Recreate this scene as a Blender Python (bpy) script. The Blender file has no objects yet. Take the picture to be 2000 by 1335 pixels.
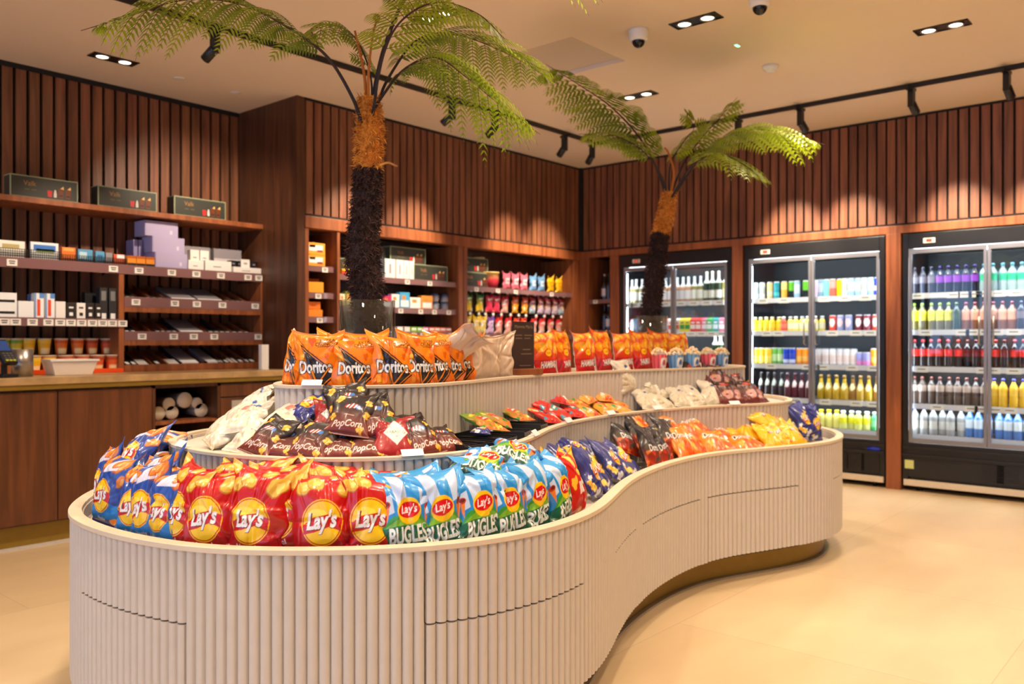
import bpy, bmesh, math, random
import numpy as np
from mathutils import Vector, Matrix, Euler

# ------------------------------------------------------------------ camera
FPX, HORIZON, YAW, EYE = 1661.3, 665.0, math.radians(40.72), 1.25
CAM = np.array([-7.538, -5.498, EYE])
FW = np.array([math.cos(YAW), math.sin(YAW), 0.0])
RT = np.array([math.sin(YAW), -math.cos(YAW), 0.0])
UP = np.array([0, 0, 1.0])
H = 3.13                      # ceiling height
sc = bpy.context.scene
cd = bpy.data.cameras.new('camera')
cam = bpy.data.objects.new('camera', cd)
sc.collection.objects.link(cam)
cam.location = CAM
cam.rotation_euler = (math.pi / 2, 0, YAW - math.pi / 2)
cd.sensor_width = 36.0
cd.lens = FPX / 2000 * 36
cd.shift_y = -(667.5 - HORIZON) / 2000
cd.clip_start = 0.05
cd.dof.use_dof = True
cd.dof.focus_distance = 2.75
cd.dof.aperture_fstop = 2.9
sc.camera = cam

# ------------------------------------------------------------------ world, exposure
sc.view_settings.view_transform = 'Standard'
sc.view_settings.look = 'None'
sc.view_settings.gamma = 1
sc.view_settings.use_curve_mapping = False
sc.view_settings.exposure = -0.12
wd = bpy.data.worlds.new('daylight'); sc.world = wd
wd.use_nodes = True
bg = wd.node_tree.nodes['Background']
bg.inputs[0].default_value = (0.36, 0.58, 1.0, 1)
bg.inputs[1].default_value = 3.3

# ------------------------------------------------------------------ lights
def look_rot(src, dst):
    return (Vector(dst) - Vector(src)).to_track_quat('-Z', 'Y').to_euler()
def lamp(kind, name, loc, dst, energy, color, **kw):
    l = bpy.data.lights.new(name, kind); l.energy = energy; l.color = color
    for k, v in kw.items(): setattr(l, k, v)
    o = bpy.data.objects.new(name, l); sc.collection.objects.link(o)
    o.location = loc; o.rotation_euler = look_rot(loc, dst)
    return o
WARM = (1.0, 0.80, 0.60); WARM2 = (1.0, 0.80, 0.60); COOL = (0.80, 0.90, 1.0)
# recessed downlights of the ceiling: those in view and those of the same grid nearer to and behind the camera
DOWN = [(-6.6, -1.6), (-4.6, -1.6), (-2.6, -1.6), (-1.3, -1.6), (-6.6, -3.6), (-4.6, -3.7), (-2.3, -3.7), (-1.5, -4.9), (-3.4, -5.6), (-5.6, -5.2),
        (-8.6, -2.4), (-8.4, -4.8), (-7.0, -7.2), (-4.5, -7.5), (-2.2, -7.2)]
for i, (x, y) in enumerate(DOWN):
    lamp('SPOT', 'downlight_lamp', (x, y, H - 0.05), (x, y, 0), 165, WARM, spot_size=math.radians(120), spot_blend=0.8, shadow_soft_size=0.09)

# ------------------------------------------------------------------ pixel -> place helpers
def ray(u, v): return FW + RT * (u - 1000) / FPX + UP * (HORIZON - v) / FPX
def at_x(u, v, x=0.0): d = ray(u, v); return CAM + d * (x - CAM[0]) / d[0]
def at_y(u, v, y=0.0): d = ray(u, v); return CAM + d * (y - CAM[1]) / d[1]
def at_z(u, v, z=0.0): d = ray(u, v); return CAM + d * (z - CAM[2]) / d[2]
def at_d(u, v, D): return CAM + ray(u, v) * D
def proj(p):
    q = np.array(p) - CAM; D = q @ FW
    return 1000 + FPX * (q @ RT) / D, HORIZON - FPX * (q @ UP) / D

# ------------------------------------------------------------------ colour and materials
def c(r, g, b):
    def f(x):
        x /= 255.0
        return x / 12.92 if x <= 0.04045 else ((x + 0.055) / 1.055) ** 2.4
    return (f(r), f(g), f(b))
def newmat(name):
    m = bpy.data.materials.new(name); m.use_nodes = True
    nt = m.node_tree; return m, nt, nt.nodes['Principled BSDF']
def plain(name, col, rough=0.5, metal=0.0, coat=0.0, noise=0.0, nscale=20, bump=0.0):
    m, nt, p = newmat(name)
    p.inputs['Base Color'].default_value = (*col, 1); p.inputs['Roughness'].default_value = rough
    p.inputs['Metallic'].default_value = metal; p.inputs['Coat Weight'].default_value = coat
    tc = nt.nodes.new('ShaderNodeTexCoord'); n = nt.nodes.new('ShaderNodeTexNoise')
    n.inputs['Scale'].default_value = nscale; n.inputs['Detail'].default_value = 4
    nt.links.new(tc.outputs['Object'], n.inputs['Vector'])
    if noise > 0:
        r = nt.nodes.new('ShaderNodeValToRGB')
        r.color_ramp.elements[0].position = 0.3; r.color_ramp.elements[1].position = 0.7
        r.color_ramp.elements[0].color = (*[x * (1 - noise) for x in col], 1)
        r.color_ramp.elements[1].color = (*[min(1, x * (1 + noise)) for x in col], 1)
        nt.links.new(n.outputs['Fac'], r.inputs[0]); nt.links.new(r.outputs[0], p.inputs['Base Color'])
    if bump > 0:
        b = nt.nodes.new('ShaderNodeBump'); b.inputs['Strength'].default_value = bump; b.inputs['Distance'].default_value = 0.01
        nt.links.new(n.outputs['Fac'], b.inputs['Height']); nt.links.new(b.outputs[0], p.inputs['Normal'])
    return m
def printed(name, rough=0.4, coat=0.0, metal=0.0, bump=0.0, bscale=60, trans=0.0):
    m, nt, p = newmat(name)
    a = nt.nodes.new('ShaderNodeAttribute'); a.attribute_name = 'Col'
    nt.links.new(a.outputs['Color'], p.inputs['Base Color'])
    p.inputs['Roughness'].default_value = rough; p.inputs['Coat Weight'].default_value = coat
    p.inputs['Coat Roughness'].default_value = 0.12; p.inputs['Metallic'].default_value = metal
    if bump > 0:
        tc = nt.nodes.new('ShaderNodeTexCoord'); v = nt.nodes.new('ShaderNodeTexVoronoi')
        v.feature = 'SMOOTH_F1'; v.inputs['Scale'].default_value = bscale
        nz = nt.nodes.new('ShaderNodeTexNoise'); nz.inputs['Scale'].default_value = bscale * 0.5
        mx = nt.nodes.new('ShaderNodeMix'); mx.data_type = 'VECTOR'; mx.inputs['Factor'].default_value = 0.08
        nt.links.new(tc.outputs['Object'], mx.inputs[4]); nt.links.new(nz.outputs['Color'], mx.inputs[5])
        nt.links.new(tc.outputs['Object'], nz.inputs['Vector']); nt.links.new(mx.outputs[1], v.inputs['Vector'])
        b = nt.nodes.new('ShaderNodeBump'); b.inputs['Strength'].default_value = bump; b.inputs['Distance'].default_value = 0.004
        nt.links.new(v.outputs['Distance'], b.inputs['Height']); nt.links.new(b.outputs[0], p.inputs['Normal'])
    return m
def wood(name, c1, c2, rough=0.42, scale=(14, 14, 0.9), use_attr=False):
    m, nt, p = newmat(name)
    tc = nt.nodes.new('ShaderNodeTexCoord'); mp = nt.nodes.new('ShaderNodeMapping'); mp.inputs['Scale'].default_value = scale
    n = nt.nodes.new('ShaderNodeTexNoise'); n.inputs['Scale'].default_value = 1.6; n.inputs['Detail'].default_value = 7; n.inputs['Distortion'].default_value = 0.6
    r = nt.nodes.new('ShaderNodeValToRGB'); r.color_ramp.elements[0].position = 0.32; r.color_ramp.elements[1].position = 0.7
    r.color_ramp.elements[0].color = (*c1, 1); r.color_ramp.elements[1].color = (*c2, 1)
    nt.links.new(tc.outputs['Object'], mp.inputs['Vector']); nt.links.new(mp.outputs[0], n.inputs['Vector']); nt.links.new(n.outputs['Fac'], r.inputs[0])
    out = r.outputs[0]
    if use_attr:
        a = nt.nodes.new('ShaderNodeAttribute'); a.attribute_name = 'Col'
        mm = nt.nodes.new('ShaderNodeMix'); mm.data_type = 'RGBA'; mm.blend_type = 'MULTIPLY'; mm.inputs['Factor'].default_value = 1
        nt.links.new(out, mm.inputs[6]); nt.links.new(a.outputs['Color'], mm.inputs[7]); out = mm.outputs[2]
    nt.links.new(out, p.inputs['Base Color']); p.inputs['Roughness'].default_value = rough
    return m
def emit(name, col, s):
    m, nt, p = newmat(name)
    p.inputs['Base Color'].default_value = (*col, 1)
    p.inputs['Emission Color'].default_value = (*col, 1); p.inputs['Emission Strength'].default_value = s
    return m
def pane(name, tint, gl_rough=0.0, ior=1.5):
    m = bpy.data.materials.new(name); m.use_nodes = True; nt = m.node_tree; nt.nodes.clear()
    o = nt.nodes.new('ShaderNodeOutputMaterial'); mx = nt.nodes.new('ShaderNodeMixShader')
    t = nt.nodes.new('ShaderNodeBsdfTransparent'); t.inputs[0].default_value = (*tint, 1)
    g = nt.nodes.new('ShaderNodeBsdfGlossy'); g.inputs['Roughness'].default_value = gl_rough
    lw = nt.nodes.new('ShaderNodeLayerWeight'); lw.inputs['Blend'].default_value = 0.5
    pw = nt.nodes.new('ShaderNodeMath'); pw.operation = 'POWER'; pw.inputs[1].default_value = 4.0
    f = nt.nodes.new('ShaderNodeMath'); f.operation = 'MULTIPLY_ADD'; r0 = ((ior - 1) / (ior + 1)) ** 2; f.inputs[1].default_value = 1 - r0; f.inputs[2].default_value = r0
    nt.links.new(lw.outputs['Facing'], pw.inputs[0]); nt.links.new(pw.outputs[0], f.inputs[0])
    nt.links.new(f.outputs[0], mx.inputs[0]); nt.links.new(t.outputs[0], mx.inputs[1]); nt.links.new(g.outputs[0], mx.inputs[2]); nt.links.new(mx.outputs[0], o.inputs[0])
    return m
M = {}
M['slat'] = wood('walnut_slats', c(104, 62, 42), c(154, 98, 68), use_attr=True)
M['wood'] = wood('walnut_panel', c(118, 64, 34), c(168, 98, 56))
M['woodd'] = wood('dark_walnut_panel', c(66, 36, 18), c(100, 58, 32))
M['woodc'] = wood('shaded_walnut_cabinet', c(84, 46, 22), c(122, 70, 36))  # darkened walnut: the weaker light on the counter fronts is in the colour
M['dark'] = plain('black_backing', c(22, 17, 15), 0.8)
M['black'] = plain('black_metal', c(22, 22, 24), 0.35, noise=0.1)
M['blackp'] = plain('black_plastic', c(28, 27, 28), 0.4)
M['grey'] = plain('grey_metal', c(150, 150, 155), 0.35, 0.6)
M['steel'] = plain('brushed_steel', c(190, 185, 178), 0.3, 0.9)
M['cream'] = plain('cream_panel', c(206, 196, 182), 0.55, noise=0.02)
M['rim'] = plain('cream_rim', c(222, 205, 178), 0.45, noise=0.03)
M['gold'] = plain('brass_plinth', c(150, 118, 40), 0.42, 0.25, noise=0.05)
M['white'] = plain('white_paint', c(235, 232, 225), 0.5)
M['ceil'] = plain('ceiling_paint', c(232, 214, 192), 0.9, noise=0.01, nscale=2)
M['rail'] = plain('plum_price_rail', c(128, 92, 92), 0.3, coat=0.3)
M['railw'] = plain('white_price_rail', c(225, 230, 240), 0.3)
M['orange'] = plain('orange_plastic', c(235, 80, 25), 0.4)
M['stone'] = plain('travertine_top', c(190, 155, 105), 0.35, noise=0.3, nscale=7)
M['print'] = printed('printed_card', 0.45)
M['gloss'] = printed('printed_gloss', 0.18, coat=0.4)
M['foil'] = printed('printed_foil', 0.34, coat=0.28, metal=0.0, bump=0.5, bscale=30)
M['foils'] = printed('printed_foil_small', 0.32, coat=0.5, metal=0.1)
M['matte'] = printed('printed_matte_film', 0.42, coat=0.15, metal=0.05, bump=0.2, bscale=30)
M['led'] = emit('white_led', (0.85, 0.93, 1.0), 58)
M['lampglow'] = emit('downlight_lens', (1.0, 0.85, 0.62), 14)
M['green'] = emit('green_led', (0.15, 1.0, 0.45), 6)
M['reddigit'] = emit('red_digits', (1.0, 0.05, 0.03), 3)
M['glass'] = pane('fridge_glass', (0.93, 0.96, 0.97))
M['vase'] = pane('vase_glass', (0.78, 0.84, 0.87), 0.0, 1.75)

def floor_mat():
    m, nt, p = newmat('cream_floor_tiles')
    tc = nt.nodes.new('ShaderNodeTexCoord')
    b = nt.nodes.new('ShaderNodeTexBrick'); b.offset = 0.5
    for k, v in (('Scale', 1.0), ('Mortar Size', 0.0025), ('Mortar Smooth', 0.1), ('Brick Width', 1.2), ('Row Height', 1.2)): b.inputs[k].default_value = v
    b.inputs['Color1'].default_value = (*c(220, 194, 152), 1); b.inputs['Color2'].default_value = (*c(216, 188, 146), 1)
    b.inputs['Mortar'].default_value = (*c(196, 172, 138), 1)
    n = nt.nodes.new('ShaderNodeTexNoise'); n.inputs['Scale'].default_value = 0.9; n.inputs['Detail'].default_value = 6
    mp = nt.nodes.new('ShaderNodeMapping'); mp.inputs['Scale'].default_value = (1, 2.2, 1)
    r = nt.nodes.new('ShaderNodeValToRGB'); r.color_ramp.elements[0].color = (0.84, 0.82, 0.78, 1); r.color_ramp.elements[1].color = (1, 1, 1, 1)
    r.color_ramp.elements[0].position = 0.35; r.color_ramp.elements[1].position = 0.65
    mm = nt.nodes.new('ShaderNodeMix'); mm.data_type = 'RGBA'; mm.blend_type = 'MULTIPLY'; mm.inputs['Factor'].default_value = 1
    L = nt.links.new
    L(tc.outputs['Object'], b.inputs['Vector']); L(tc.outputs['Object'], mp.inputs['Vector']); L(mp.outputs[0], n.inputs['Vector']); L(n.outputs['Fac'], r.inputs[0])
    L(b.outputs['Color'], mm.inputs[6]); L(r.outputs[0], mm.inputs[7]); L(mm.outputs[2], p.inputs['Base Color'])
    p.inputs['Roughness'].default_value = 0.38
    return m
M['floor'] = floor_mat()
def leaf_mat():
    m = bpy.data.materials.new('fern_leaf'); m.use_nodes = True; nt = m.node_tree; p = nt.nodes['Principled BSDF']; o = nt.nodes['Material Output']
    a = nt.nodes.new('ShaderNodeAttribute'); a.attribute_name = 'Col'
    t = nt.nodes.new('ShaderNodeBsdfTranslucent'); mx = nt.nodes.new('ShaderNodeMixShader'); mx.inputs[0].default_value = 0.38
    L = nt.links.new
    L(a.outputs['Color'], p.inputs['Base Color']); L(a.outputs['Color'], t.inputs[0]); L(p.outputs[0], mx.inputs[1]); L(t.outputs[0], mx.inputs[2]); L(mx.outputs[0], o.inputs[0])
    p.inputs['Roughness'].default_value = 0.45
    return m
M['leaf'] = leaf_mat()
M['fibre'] = printed('trunk_fibre', 0.85)

# ------------------------------------------------------------------ mesh builder
class MB:
    def __init__(s): s.v = []; s.f = []; s.m = []; s.c = []; s.sm = []
    def add(s, vs, fs, mi=0, col=(1, 1, 1), smooth=False, cols=None):
        o = len(s.v); s.v += [tuple(map(float, q)) for q in vs]
        s.c += (list(cols) if cols is not None else [col] * len(vs))
        for f in fs: s.f.append(tuple(o + i for i in f)); s.m.append(mi); s.sm.append(smooth)
        return s
    def box(s, x0, x1, y0, y1, z0, z1, mi=0, col=(1, 1, 1), T=None):
        if x0 > x1: x0, x1 = x1, x0
        if y0 > y1: y0, y1 = y1, y0
        vs = [(x0, y0, z0), (x1, y0, z0), (x1, y1, z0), (x0, y1, z0), (x0, y0, z1), (x1, y0, z1), (x1, y1, z1), (x0, y1, z1)]
        if T is not None: vs = [T @ Vector(q) for q in vs]
        return s.add(vs, [(0, 3, 2, 1), (4, 5, 6, 7), (0, 1, 5, 4), (1, 2, 6, 5), (2, 3, 7, 6), (3, 0, 4, 7)], mi, col)
    def rect(s, x0, x1, z0, z1, y, mi=0, col=(1, 1, 1)):       # faces -y
        return s.add([(x0, y, z0), (x1, y, z0), (x1, y, z1), (x0, y, z1)], [(0, 1, 2, 3)], mi, col)
    def lathe(s, prof, seg=20, mi=0, cols=None, col=(1, 1, 1), colf=None, smooth=True, T=None):
        vs = []; cc = []
        for i, (r, z) in enumerate(prof):
            for k in range(seg):
                a = 2 * math.pi * k / seg
                p = (r * math.cos(a), r * math.sin(a), z); vs.append(T @ Vector(p) if T is not None else p)
                cc.append(colf(a, z) if colf else (cols[i] if cols else col))
        fs = []
        for i in range(len(prof) - 1):
            for k in range(seg): fs.append((i * seg + k, i * seg + (k + 1) % seg, (i + 1) * seg + (k + 1) % seg, (i + 1) * seg + k))
        if prof[-1][0] > 1e-4: fs.append(tuple((len(prof) - 1) * seg + k for k in range(seg)))
        if prof[0][0] > 1e-4: fs.append(tuple(k for k in reversed(range(seg))))
        return s.add(vs, fs, mi, smooth=smooth, cols=cc)
    def tube(s, path, rad, seg=8, mi=0, col=(1, 1, 1), cols=None):
        P = [Vector(p) for p in path]; n = len(P); vs = []; cc = []
        ref = Vector((0.13, 0.21, 0.97))
        for i in range(n):
            t = (P[min(i + 1, n - 1)] - P[max(i - 1, 0)]).normalized()
            a = t.cross(ref)
            if a.length < 1e-3: a = t.cross(Vector((1, 0, 0)))
            a.normalize(); b = t.cross(a)
            r = rad[i] if hasattr(rad, '__len__') else rad
            for k in range(seg):
                th = 2 * math.pi * k / seg; vs.append(P[i] + (a * math.cos(th) + b * math.sin(th)) * r)
                cc.append(cols[i] if cols else col)
        fs = [(i * seg + k, i * seg + (k + 1) % seg, (i + 1) * seg + (k + 1) % seg, (i + 1) * seg + k) for i in range(n - 1) for k in range(seg)]
        fs += [tuple(reversed(range(seg))), tuple((n - 1) * seg + k for k in range(seg))]
        return s.add(vs, fs, mi, smooth=True, cols=cc)
    def mesh(s, name, mats):
        me = bpy.data.meshes.new(name); me.from_pydata(s.v, [], s.f)
        me.polygons.foreach_set('material_index', s.m); me.polygons.foreach_set('use_smooth', s.sm)
        for m in mats: me.materials.append(M[m] if isinstance(m, str) else m)
        a = me.color_attributes.new('Col', 'FLOAT_COLOR', 'POINT')
        arr = np.ones((len(s.v), 4), dtype=np.float32); arr[:, :3] = np.array(s.c, dtype=np.float32).reshape(-1, 3); a.data.foreach_set('color', arr.ravel())
        me.update(); return me
    def build(s, name, mats, parent=None, bevel=0):
        if not isinstance(mats, (list, tuple)): mats = [mats]
        o = bpy.data.objects.new(name, s.mesh(name, mats)); sc.collection.objects.link(o)
        if parent: o.parent = parent
        if bevel:
            b = o.modifiers.new('bevel', 'BEVEL'); b.width = bevel; b.segments = 2; b.limit_method = 'ANGLE'
        return o
def link(name, me, parent=None, loc=(0, 0, 0), rot=(0, 0, 0), scale=None):
    o = bpy.data.objects.new(name, me); sc.collection.objects.link(o); o.location = loc; o.rotation_euler = rot
    if parent: o.parent = parent
    if scale: o.scale = scale
    return o
def empty(name, loc=(0, 0, 0), rz=0.0):
    o = bpy.data.objects.new(name, None); sc.collection.objects.link(o); o.location = loc; o.rotation_euler = (0, 0, rz); o.empty_display_size = 0.1
    return o
def struct(o): o['kind'] = 'structure'; return o
def tag(o, label, cat, group=None):
    o['label'] = label; o['category'] = cat
    if group: o['group'] = group
    return o
REG = []
def reg(o, look, place, cat, group, word=''):
    """describe one of several: look + where; the final pass adds what tells apart those that read the same"""
    o['category'] = cat; o['group'] = group; REG.append([o, look, place]); return o
ORD = ['', 'second', 'third', 'fourth', 'fifth', 'sixth', 'seventh', 'eighth', 'ninth', 'tenth', 'eleventh', 'twelfth', 'thirteenth', 'fourteenth', 'fifteenth', 'sixteenth', 'seventeenth', 'eighteenth', 'nineteenth', 'twentieth']
def finish_labels():
    d = {}
    for o, look, place in REG: d.setdefault((look + ' ' + place).strip(), []).append(o)
    for base, L in d.items():
        if len(L) == 1: L[0]['label'] = base; continue
        L.sort(key=lambda o: proj(o.matrix_world.translation if False else o.location)[0]); n = len(L)
        for i, o in enumerate(L):
            if n == 2: w = ('the left one', 'the right one')[i]
            elif i == 0: w = 'leftmost'
            elif i == n - 1: w = 'rightmost'
            elif i < n / 2: w = ORD[i] + ' from left'
            else: w = (ORD[n - 1 - i] if n - 1 - i else 'last') + ' from right'
            o['label'] = base + ', ' + w
# ------------------------------------------------------------------ lettering
_TX = {}
def text_tris(body, off=0.0, shear=0.0):
    k = (body, off, shear)
    if k in _TX: return _TX[k]
    cu = bpy.data.curves.new('t', 'FONT'); cu.body = body; cu.size = 1; cu.offset = off; cu.shear = shear; cu.resolution_u = 3
    o = bpy.data.objects.new('t', cu); sc.collection.objects.link(o)
    dg = bpy.context.evaluated_depsgraph_get(); e = o.evaluated_get(dg); me = e.to_mesh(); me.calc_loop_triangles()
    V = np.array([v.co[:2] for v in me.vertices]).reshape(-1, 2); T = np.array([t.vertices[:] for t in me.loop_triangles]).reshape(-1, 3)
    e.to_mesh_clear(); bpy.data.objects.remove(o); bpy.data.curves.remove(cu)
    if len(V):
        mn, mx = V.min(0), V.max(0); V = (V - (mn + mx) / 2) / (mx[1] - mn[1])
    _TX[k] = (V, T); return _TX[k]
def mb_text(mb, body, cx, cz, height, y, mi=0, col=(1, 1, 1), off=0.0, shear=0.0, sx=1.0):   # faces -y
    V, T = text_tris(body, off, shear)
    mb.add([(cx + p[0] * height * sx, y, cz + p[1] * height) for p in V], [tuple(t) for t in T], mi, col)
class Art:
    def __init__(s, x, y, w, h): s.x, s.y, s.w, s.h = x, y, w, h; s.c = np.zeros((len(x), 3))
    def fill(s, mask, col): s.c[mask] = col
    def grad(s, c0, c1, lo=0.0, hi=1.0):
        t = np.clip((s.y / s.h - lo) / (hi - lo), 0, 1)[:, None]; s.c = np.array(c0) * (1 - t) + np.array(c1) * t
    def _l(s, cx, cy, rot=0):
        x, y = s.x - cx * s.w, s.y - cy * s.h; a, b = math.cos(rot), math.sin(rot)
        return x * a + y * b, -x * b + y * a
    def disc(s, cx, cy, rx, ry, col, rot=0, wob=0.0, seed=0):
        x, y = s._l(cx, cy, rot); r = np.hypot(x / (rx * s.w), y / (ry * s.w)); th = np.arctan2(y, x)
        k = 1 + wob * (np.sin(3 * th + seed) * 0.6 + np.sin(5 * th + seed * 2.1) * 0.4)
        s.fill(r < k, col)
    def ring(s, cx, cy, r0, r1, col):
        x, y = s._l(cx, cy); r = np.hypot(x, y) / s.w; s.fill((r > r0) & (r < r1), col)
    def band(s, cx, cy, rx, hh, col, bend=0.0, rot=0):
        x, y = s._l(cx, cy, rot); x, y = x / s.w, y / s.w; s.fill((np.abs(x) < rx) & (np.abs(y - bend * x * x) < hh), col)
    def poly(s, pts, col):
        x, y = s.x / s.w, s.y / s.h; ins = np.zeros(len(x), bool); n = len(pts)
        for i in range(n):
            (x1, y1), (x2, y2) = pts[i], pts[(i + 1) % n]
            if y1 == y2: continue
            cond = ((y1 > y) != (y2 > y)) & (x < (x2 - x1) * (y - y1) / (y2 - y1) + x1); ins ^= cond
        s.fill(ins, col)
    def text(s, body, cx, cy, height, col, off=0.0, shear=0.0, rot=0, sx=1.0, bend=0.0):
        V, T = text_tris(body, off, shear); x, y = s._l(cx, cy, rot); x = x / (s.w * height * sx); y = y / (s.w * height) - bend * x * x
        idx = np.where((x > V[:, 0].min()) & (x < V[:, 0].max()) & (y > -0.6) & (y < 0.6))[0]
        if not len(idx): return
        X, Y = x[idx], y[idx]; ins = np.zeros(len(X), bool)
        for a, b, d in T:
            (ax, ay), (bx, by), (dx, dy) = V[a], V[b], V[d]
            e = np.where((X >= min(ax, bx, dx)) & (X <= max(ax, bx, dx)))[0]
            if not len(e): continue
            px, py = X[e], Y[e]
            s1 = (bx - ax) * (py - ay) - (by - ay) * (px - ax); s2 = (dx - bx) * (py - by) - (dy - by) * (px - bx); s3 = (ax - dx) * (py - dy) - (ay - dy) * (px - dx)
            ins[e] |= ((s1 >= 0) & (s2 >= 0) & (s3 >= 0)) | ((s1 <= 0) & (s2 <= 0) & (s3 <= 0))
        s.c[idx[ins]] = col
    def patches(s, seed, cols, n, r0=0.05, r1=0.14, y0=0.0, y1=1.0):
        R = random.Random(seed)
        for _ in range(n): s.disc(R.uniform(-0.5, 0.5), R.uniform(y0, y1), R.uniform(r0, r1), R.uniform(r0, r1), R.choice(cols), R.uniform(0, 3), 0.3, R.uniform(0, 6))
# ------------------------------------------------------------------ room shell
X0, Y0, Y1 = -12.6, -11.0, 0.865
XP = -3.675                                    # where the projecting wall starts
struct(MB().box(X0, 0.9, Y0, Y1 + 0.1, -0.1, 0).build('floor', 'floor'))
m = MB()                                       # ceiling with the square recess of the air panel
q = [at_z(1095, 79, H), at_z(1201, 122, H), at_z(1102, 148, H)]
cx, cy = (q[0][0] + q[2][0]) / 2, (q[0][1] + q[2][1]) / 2; hs = 0.30
m.box(X0, cx - hs, Y0, Y1 + 0.1, H, H + 0.08); m.box(cx + hs, 0.9, Y0, Y1 + 0.1, H, H + 0.08)
m.box(cx - hs, cx + hs, Y0, cy - hs, H, H + 0.08); m.box(cx - hs, cx + hs, cy + hs, Y1 + 0.1, H, H + 0.08)
struct(m.build('ceiling', 'ceil'))
tag(MB().box(cx - hs, cx + hs, cy - hs, cy + hs, H + 0.03, H + 0.06).build('ceiling_access_panel', plain('panel_paint', c(205, 190, 175), 0.8)), 'square recessed grey panel set in the ceiling above the fern fronds', 'ceiling panel')
struct(MB().box(X0, XP + .2, Y1, Y1 + 0.1, 0, H).build('wall_left', 'dark'))
struct(MB().box(XP + .04, 0.9, 0.60, 0.70, 0, H).build('wall_back', 'dark'))
struct(MB().box(0.75, 0.85, Y0, 0.6, 0, H).build('wall_right', 'dark'))
struct(MB().box(X0, 0.9, Y0 - 0.1, Y0, 0, H).build('wall_rear', plain('rear_wall_paint', c(120, 84, 62), 0.7)))
m = MB()                                       # shop window behind the camera's left, open to the street
for i in range(13):
    y = Y0 + 0.1 + i * (Y1 - Y0 - 0.2) / 12; m.box(X0 - 0.05, X0 + 0.05, y - 0.05, y + 0.05, 0.0, H)
m.box(X0 - 0.05, X0 + 0.05, Y0, Y1, 2.78, H); m.box(X0 - 0.05, X0 + 0.05, Y0, Y1, 0, 0.12)
struct(m.build('window_1', 'black'))

R = random.Random(5)
def slats(name, along, a0, a1, z0, z1, face, pitch=0.0815, w=0.062):
    """vertical boards of a slatted wall: along 'x' they face -y at y=face, along 'y' they face -x at x=face"""
    m = MB(); n = max(1, round((a1 - a0) / pitch)); p = (a1 - a0) / n
    for i in range(n):
        s = a0 + i * p + (p - w) / 2; k = R.uniform(0.78, 1.12); col = (k, k * R.uniform(0.94, 1.04), k * R.uniform(0.9, 1.05))
        if along == 'x': m.box(s, s + w, face, face + 0.025, z0, z1, 0, col)
        else: m.box(face, face + 0.025, s, s + w, z0, z1, 0, col)
    if along == 'x': m.box(a0, a1, face + 0.03, face + 0.045, z0 - 0.02, z1, 1)
    else: m.box(face + 0.03, face + 0.045, a0, a1, z0 - 0.02, z1, 1)
    return struct(m.build(name, ['slat', 'dark']))
slats('wall_left.001', 'x', -6.9, XP + .004, 1.03, H, Y1 - 0.05, 0.085, 0.064)
slats('wall_back.001', 'x', -3.60, -0.03, 2.235, H, 0.0)
slats('wall_right.001', 'y', -7.0, -0.03, 2.235, H, 0.0, 0.0795, 0.061)
m = MB(); m.box(XP, XP + 0.035, 0.0, Y1, 0, H); m.box(XP + 0.035, -3.60, 0.0, 0.05, 0, H)
struct(m.build('wall_side', 'woodd'))
struct(MB().box(-0.03, 0.03, -0.03, 0.03, 2.22, H).build('trim_1', 'dark'))
m = MB(); m.box(XP - 1.9 - 1.3, XP, Y1 - 0.06, Y1 - 0.055, H - 0.035, H); m.box(XP + .07, 0.0, -0.004, 0.0, H - 0.02, H); m.box(-0.004, 0, -7, 0, H - 0.02, H)
struct(m.build('trim_2', 'dark'))

# ------------------------------------------------------------------ joinery of the back wall: three open shelf bays
BT = 2.125                                     # underside of the head beam
back = empty('shelving_unit', (-1.83, 0.3, 0)); tag(back, 'tall walnut shelving unit with three open bays in the back wall', 'shelving unit')
def B(name, mats, mb, parent, bevel=0):
    o = mb.build(name, mats, parent, bevel); o.matrix_parent_inverse = Matrix.Translation(-Vector(parent.location)); return o
B('head_beam', 'wood', MB().box(-3.604, -0.0, -0.01, 0.10, BT, 2.218), back, .003)
B('head_gap', 'dark', MB().box(-3.604, -0.0, 0.005, 0.10, 2.218, 2.235), back)
for x0, x1 in ((-3.604, -3.566), (-3.293, -3.266), (-1.905, -1.845), (-1.835, -1.788), (-0.122, -0.0)):
    B('upright', 'wood', MB().box(x0, x1, 0.0, 0.46, 0, BT), back, .002)
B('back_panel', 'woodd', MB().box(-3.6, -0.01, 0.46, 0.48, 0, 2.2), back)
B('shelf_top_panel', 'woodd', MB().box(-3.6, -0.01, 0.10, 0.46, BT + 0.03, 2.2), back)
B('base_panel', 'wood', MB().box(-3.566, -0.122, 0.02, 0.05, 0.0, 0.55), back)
TAGC = c(240, 235, 225)
def tags(parent, pts, T, w=0.055, h=0.038):
    """shelf-edge price cards: white plate with dark figures"""
    for x, z in pts:
        m = MB(); m.box(x - w / 2, x + w / 2, -0.006, 0, z - h / 2, z + h / 2, 0, TAGC)
        for k, ww in ((0.2, 0.62), (-0.12, 0.5)):
            m.rect(x - w * ww / 2, x + w * ww / 2, z + h * k - h * .1, z + h * k + h * .1, -0.0065, 0, c(95, 90, 88))
        o = m.build('price_tag', 'print', parent); o.matrix_basis = T
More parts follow.
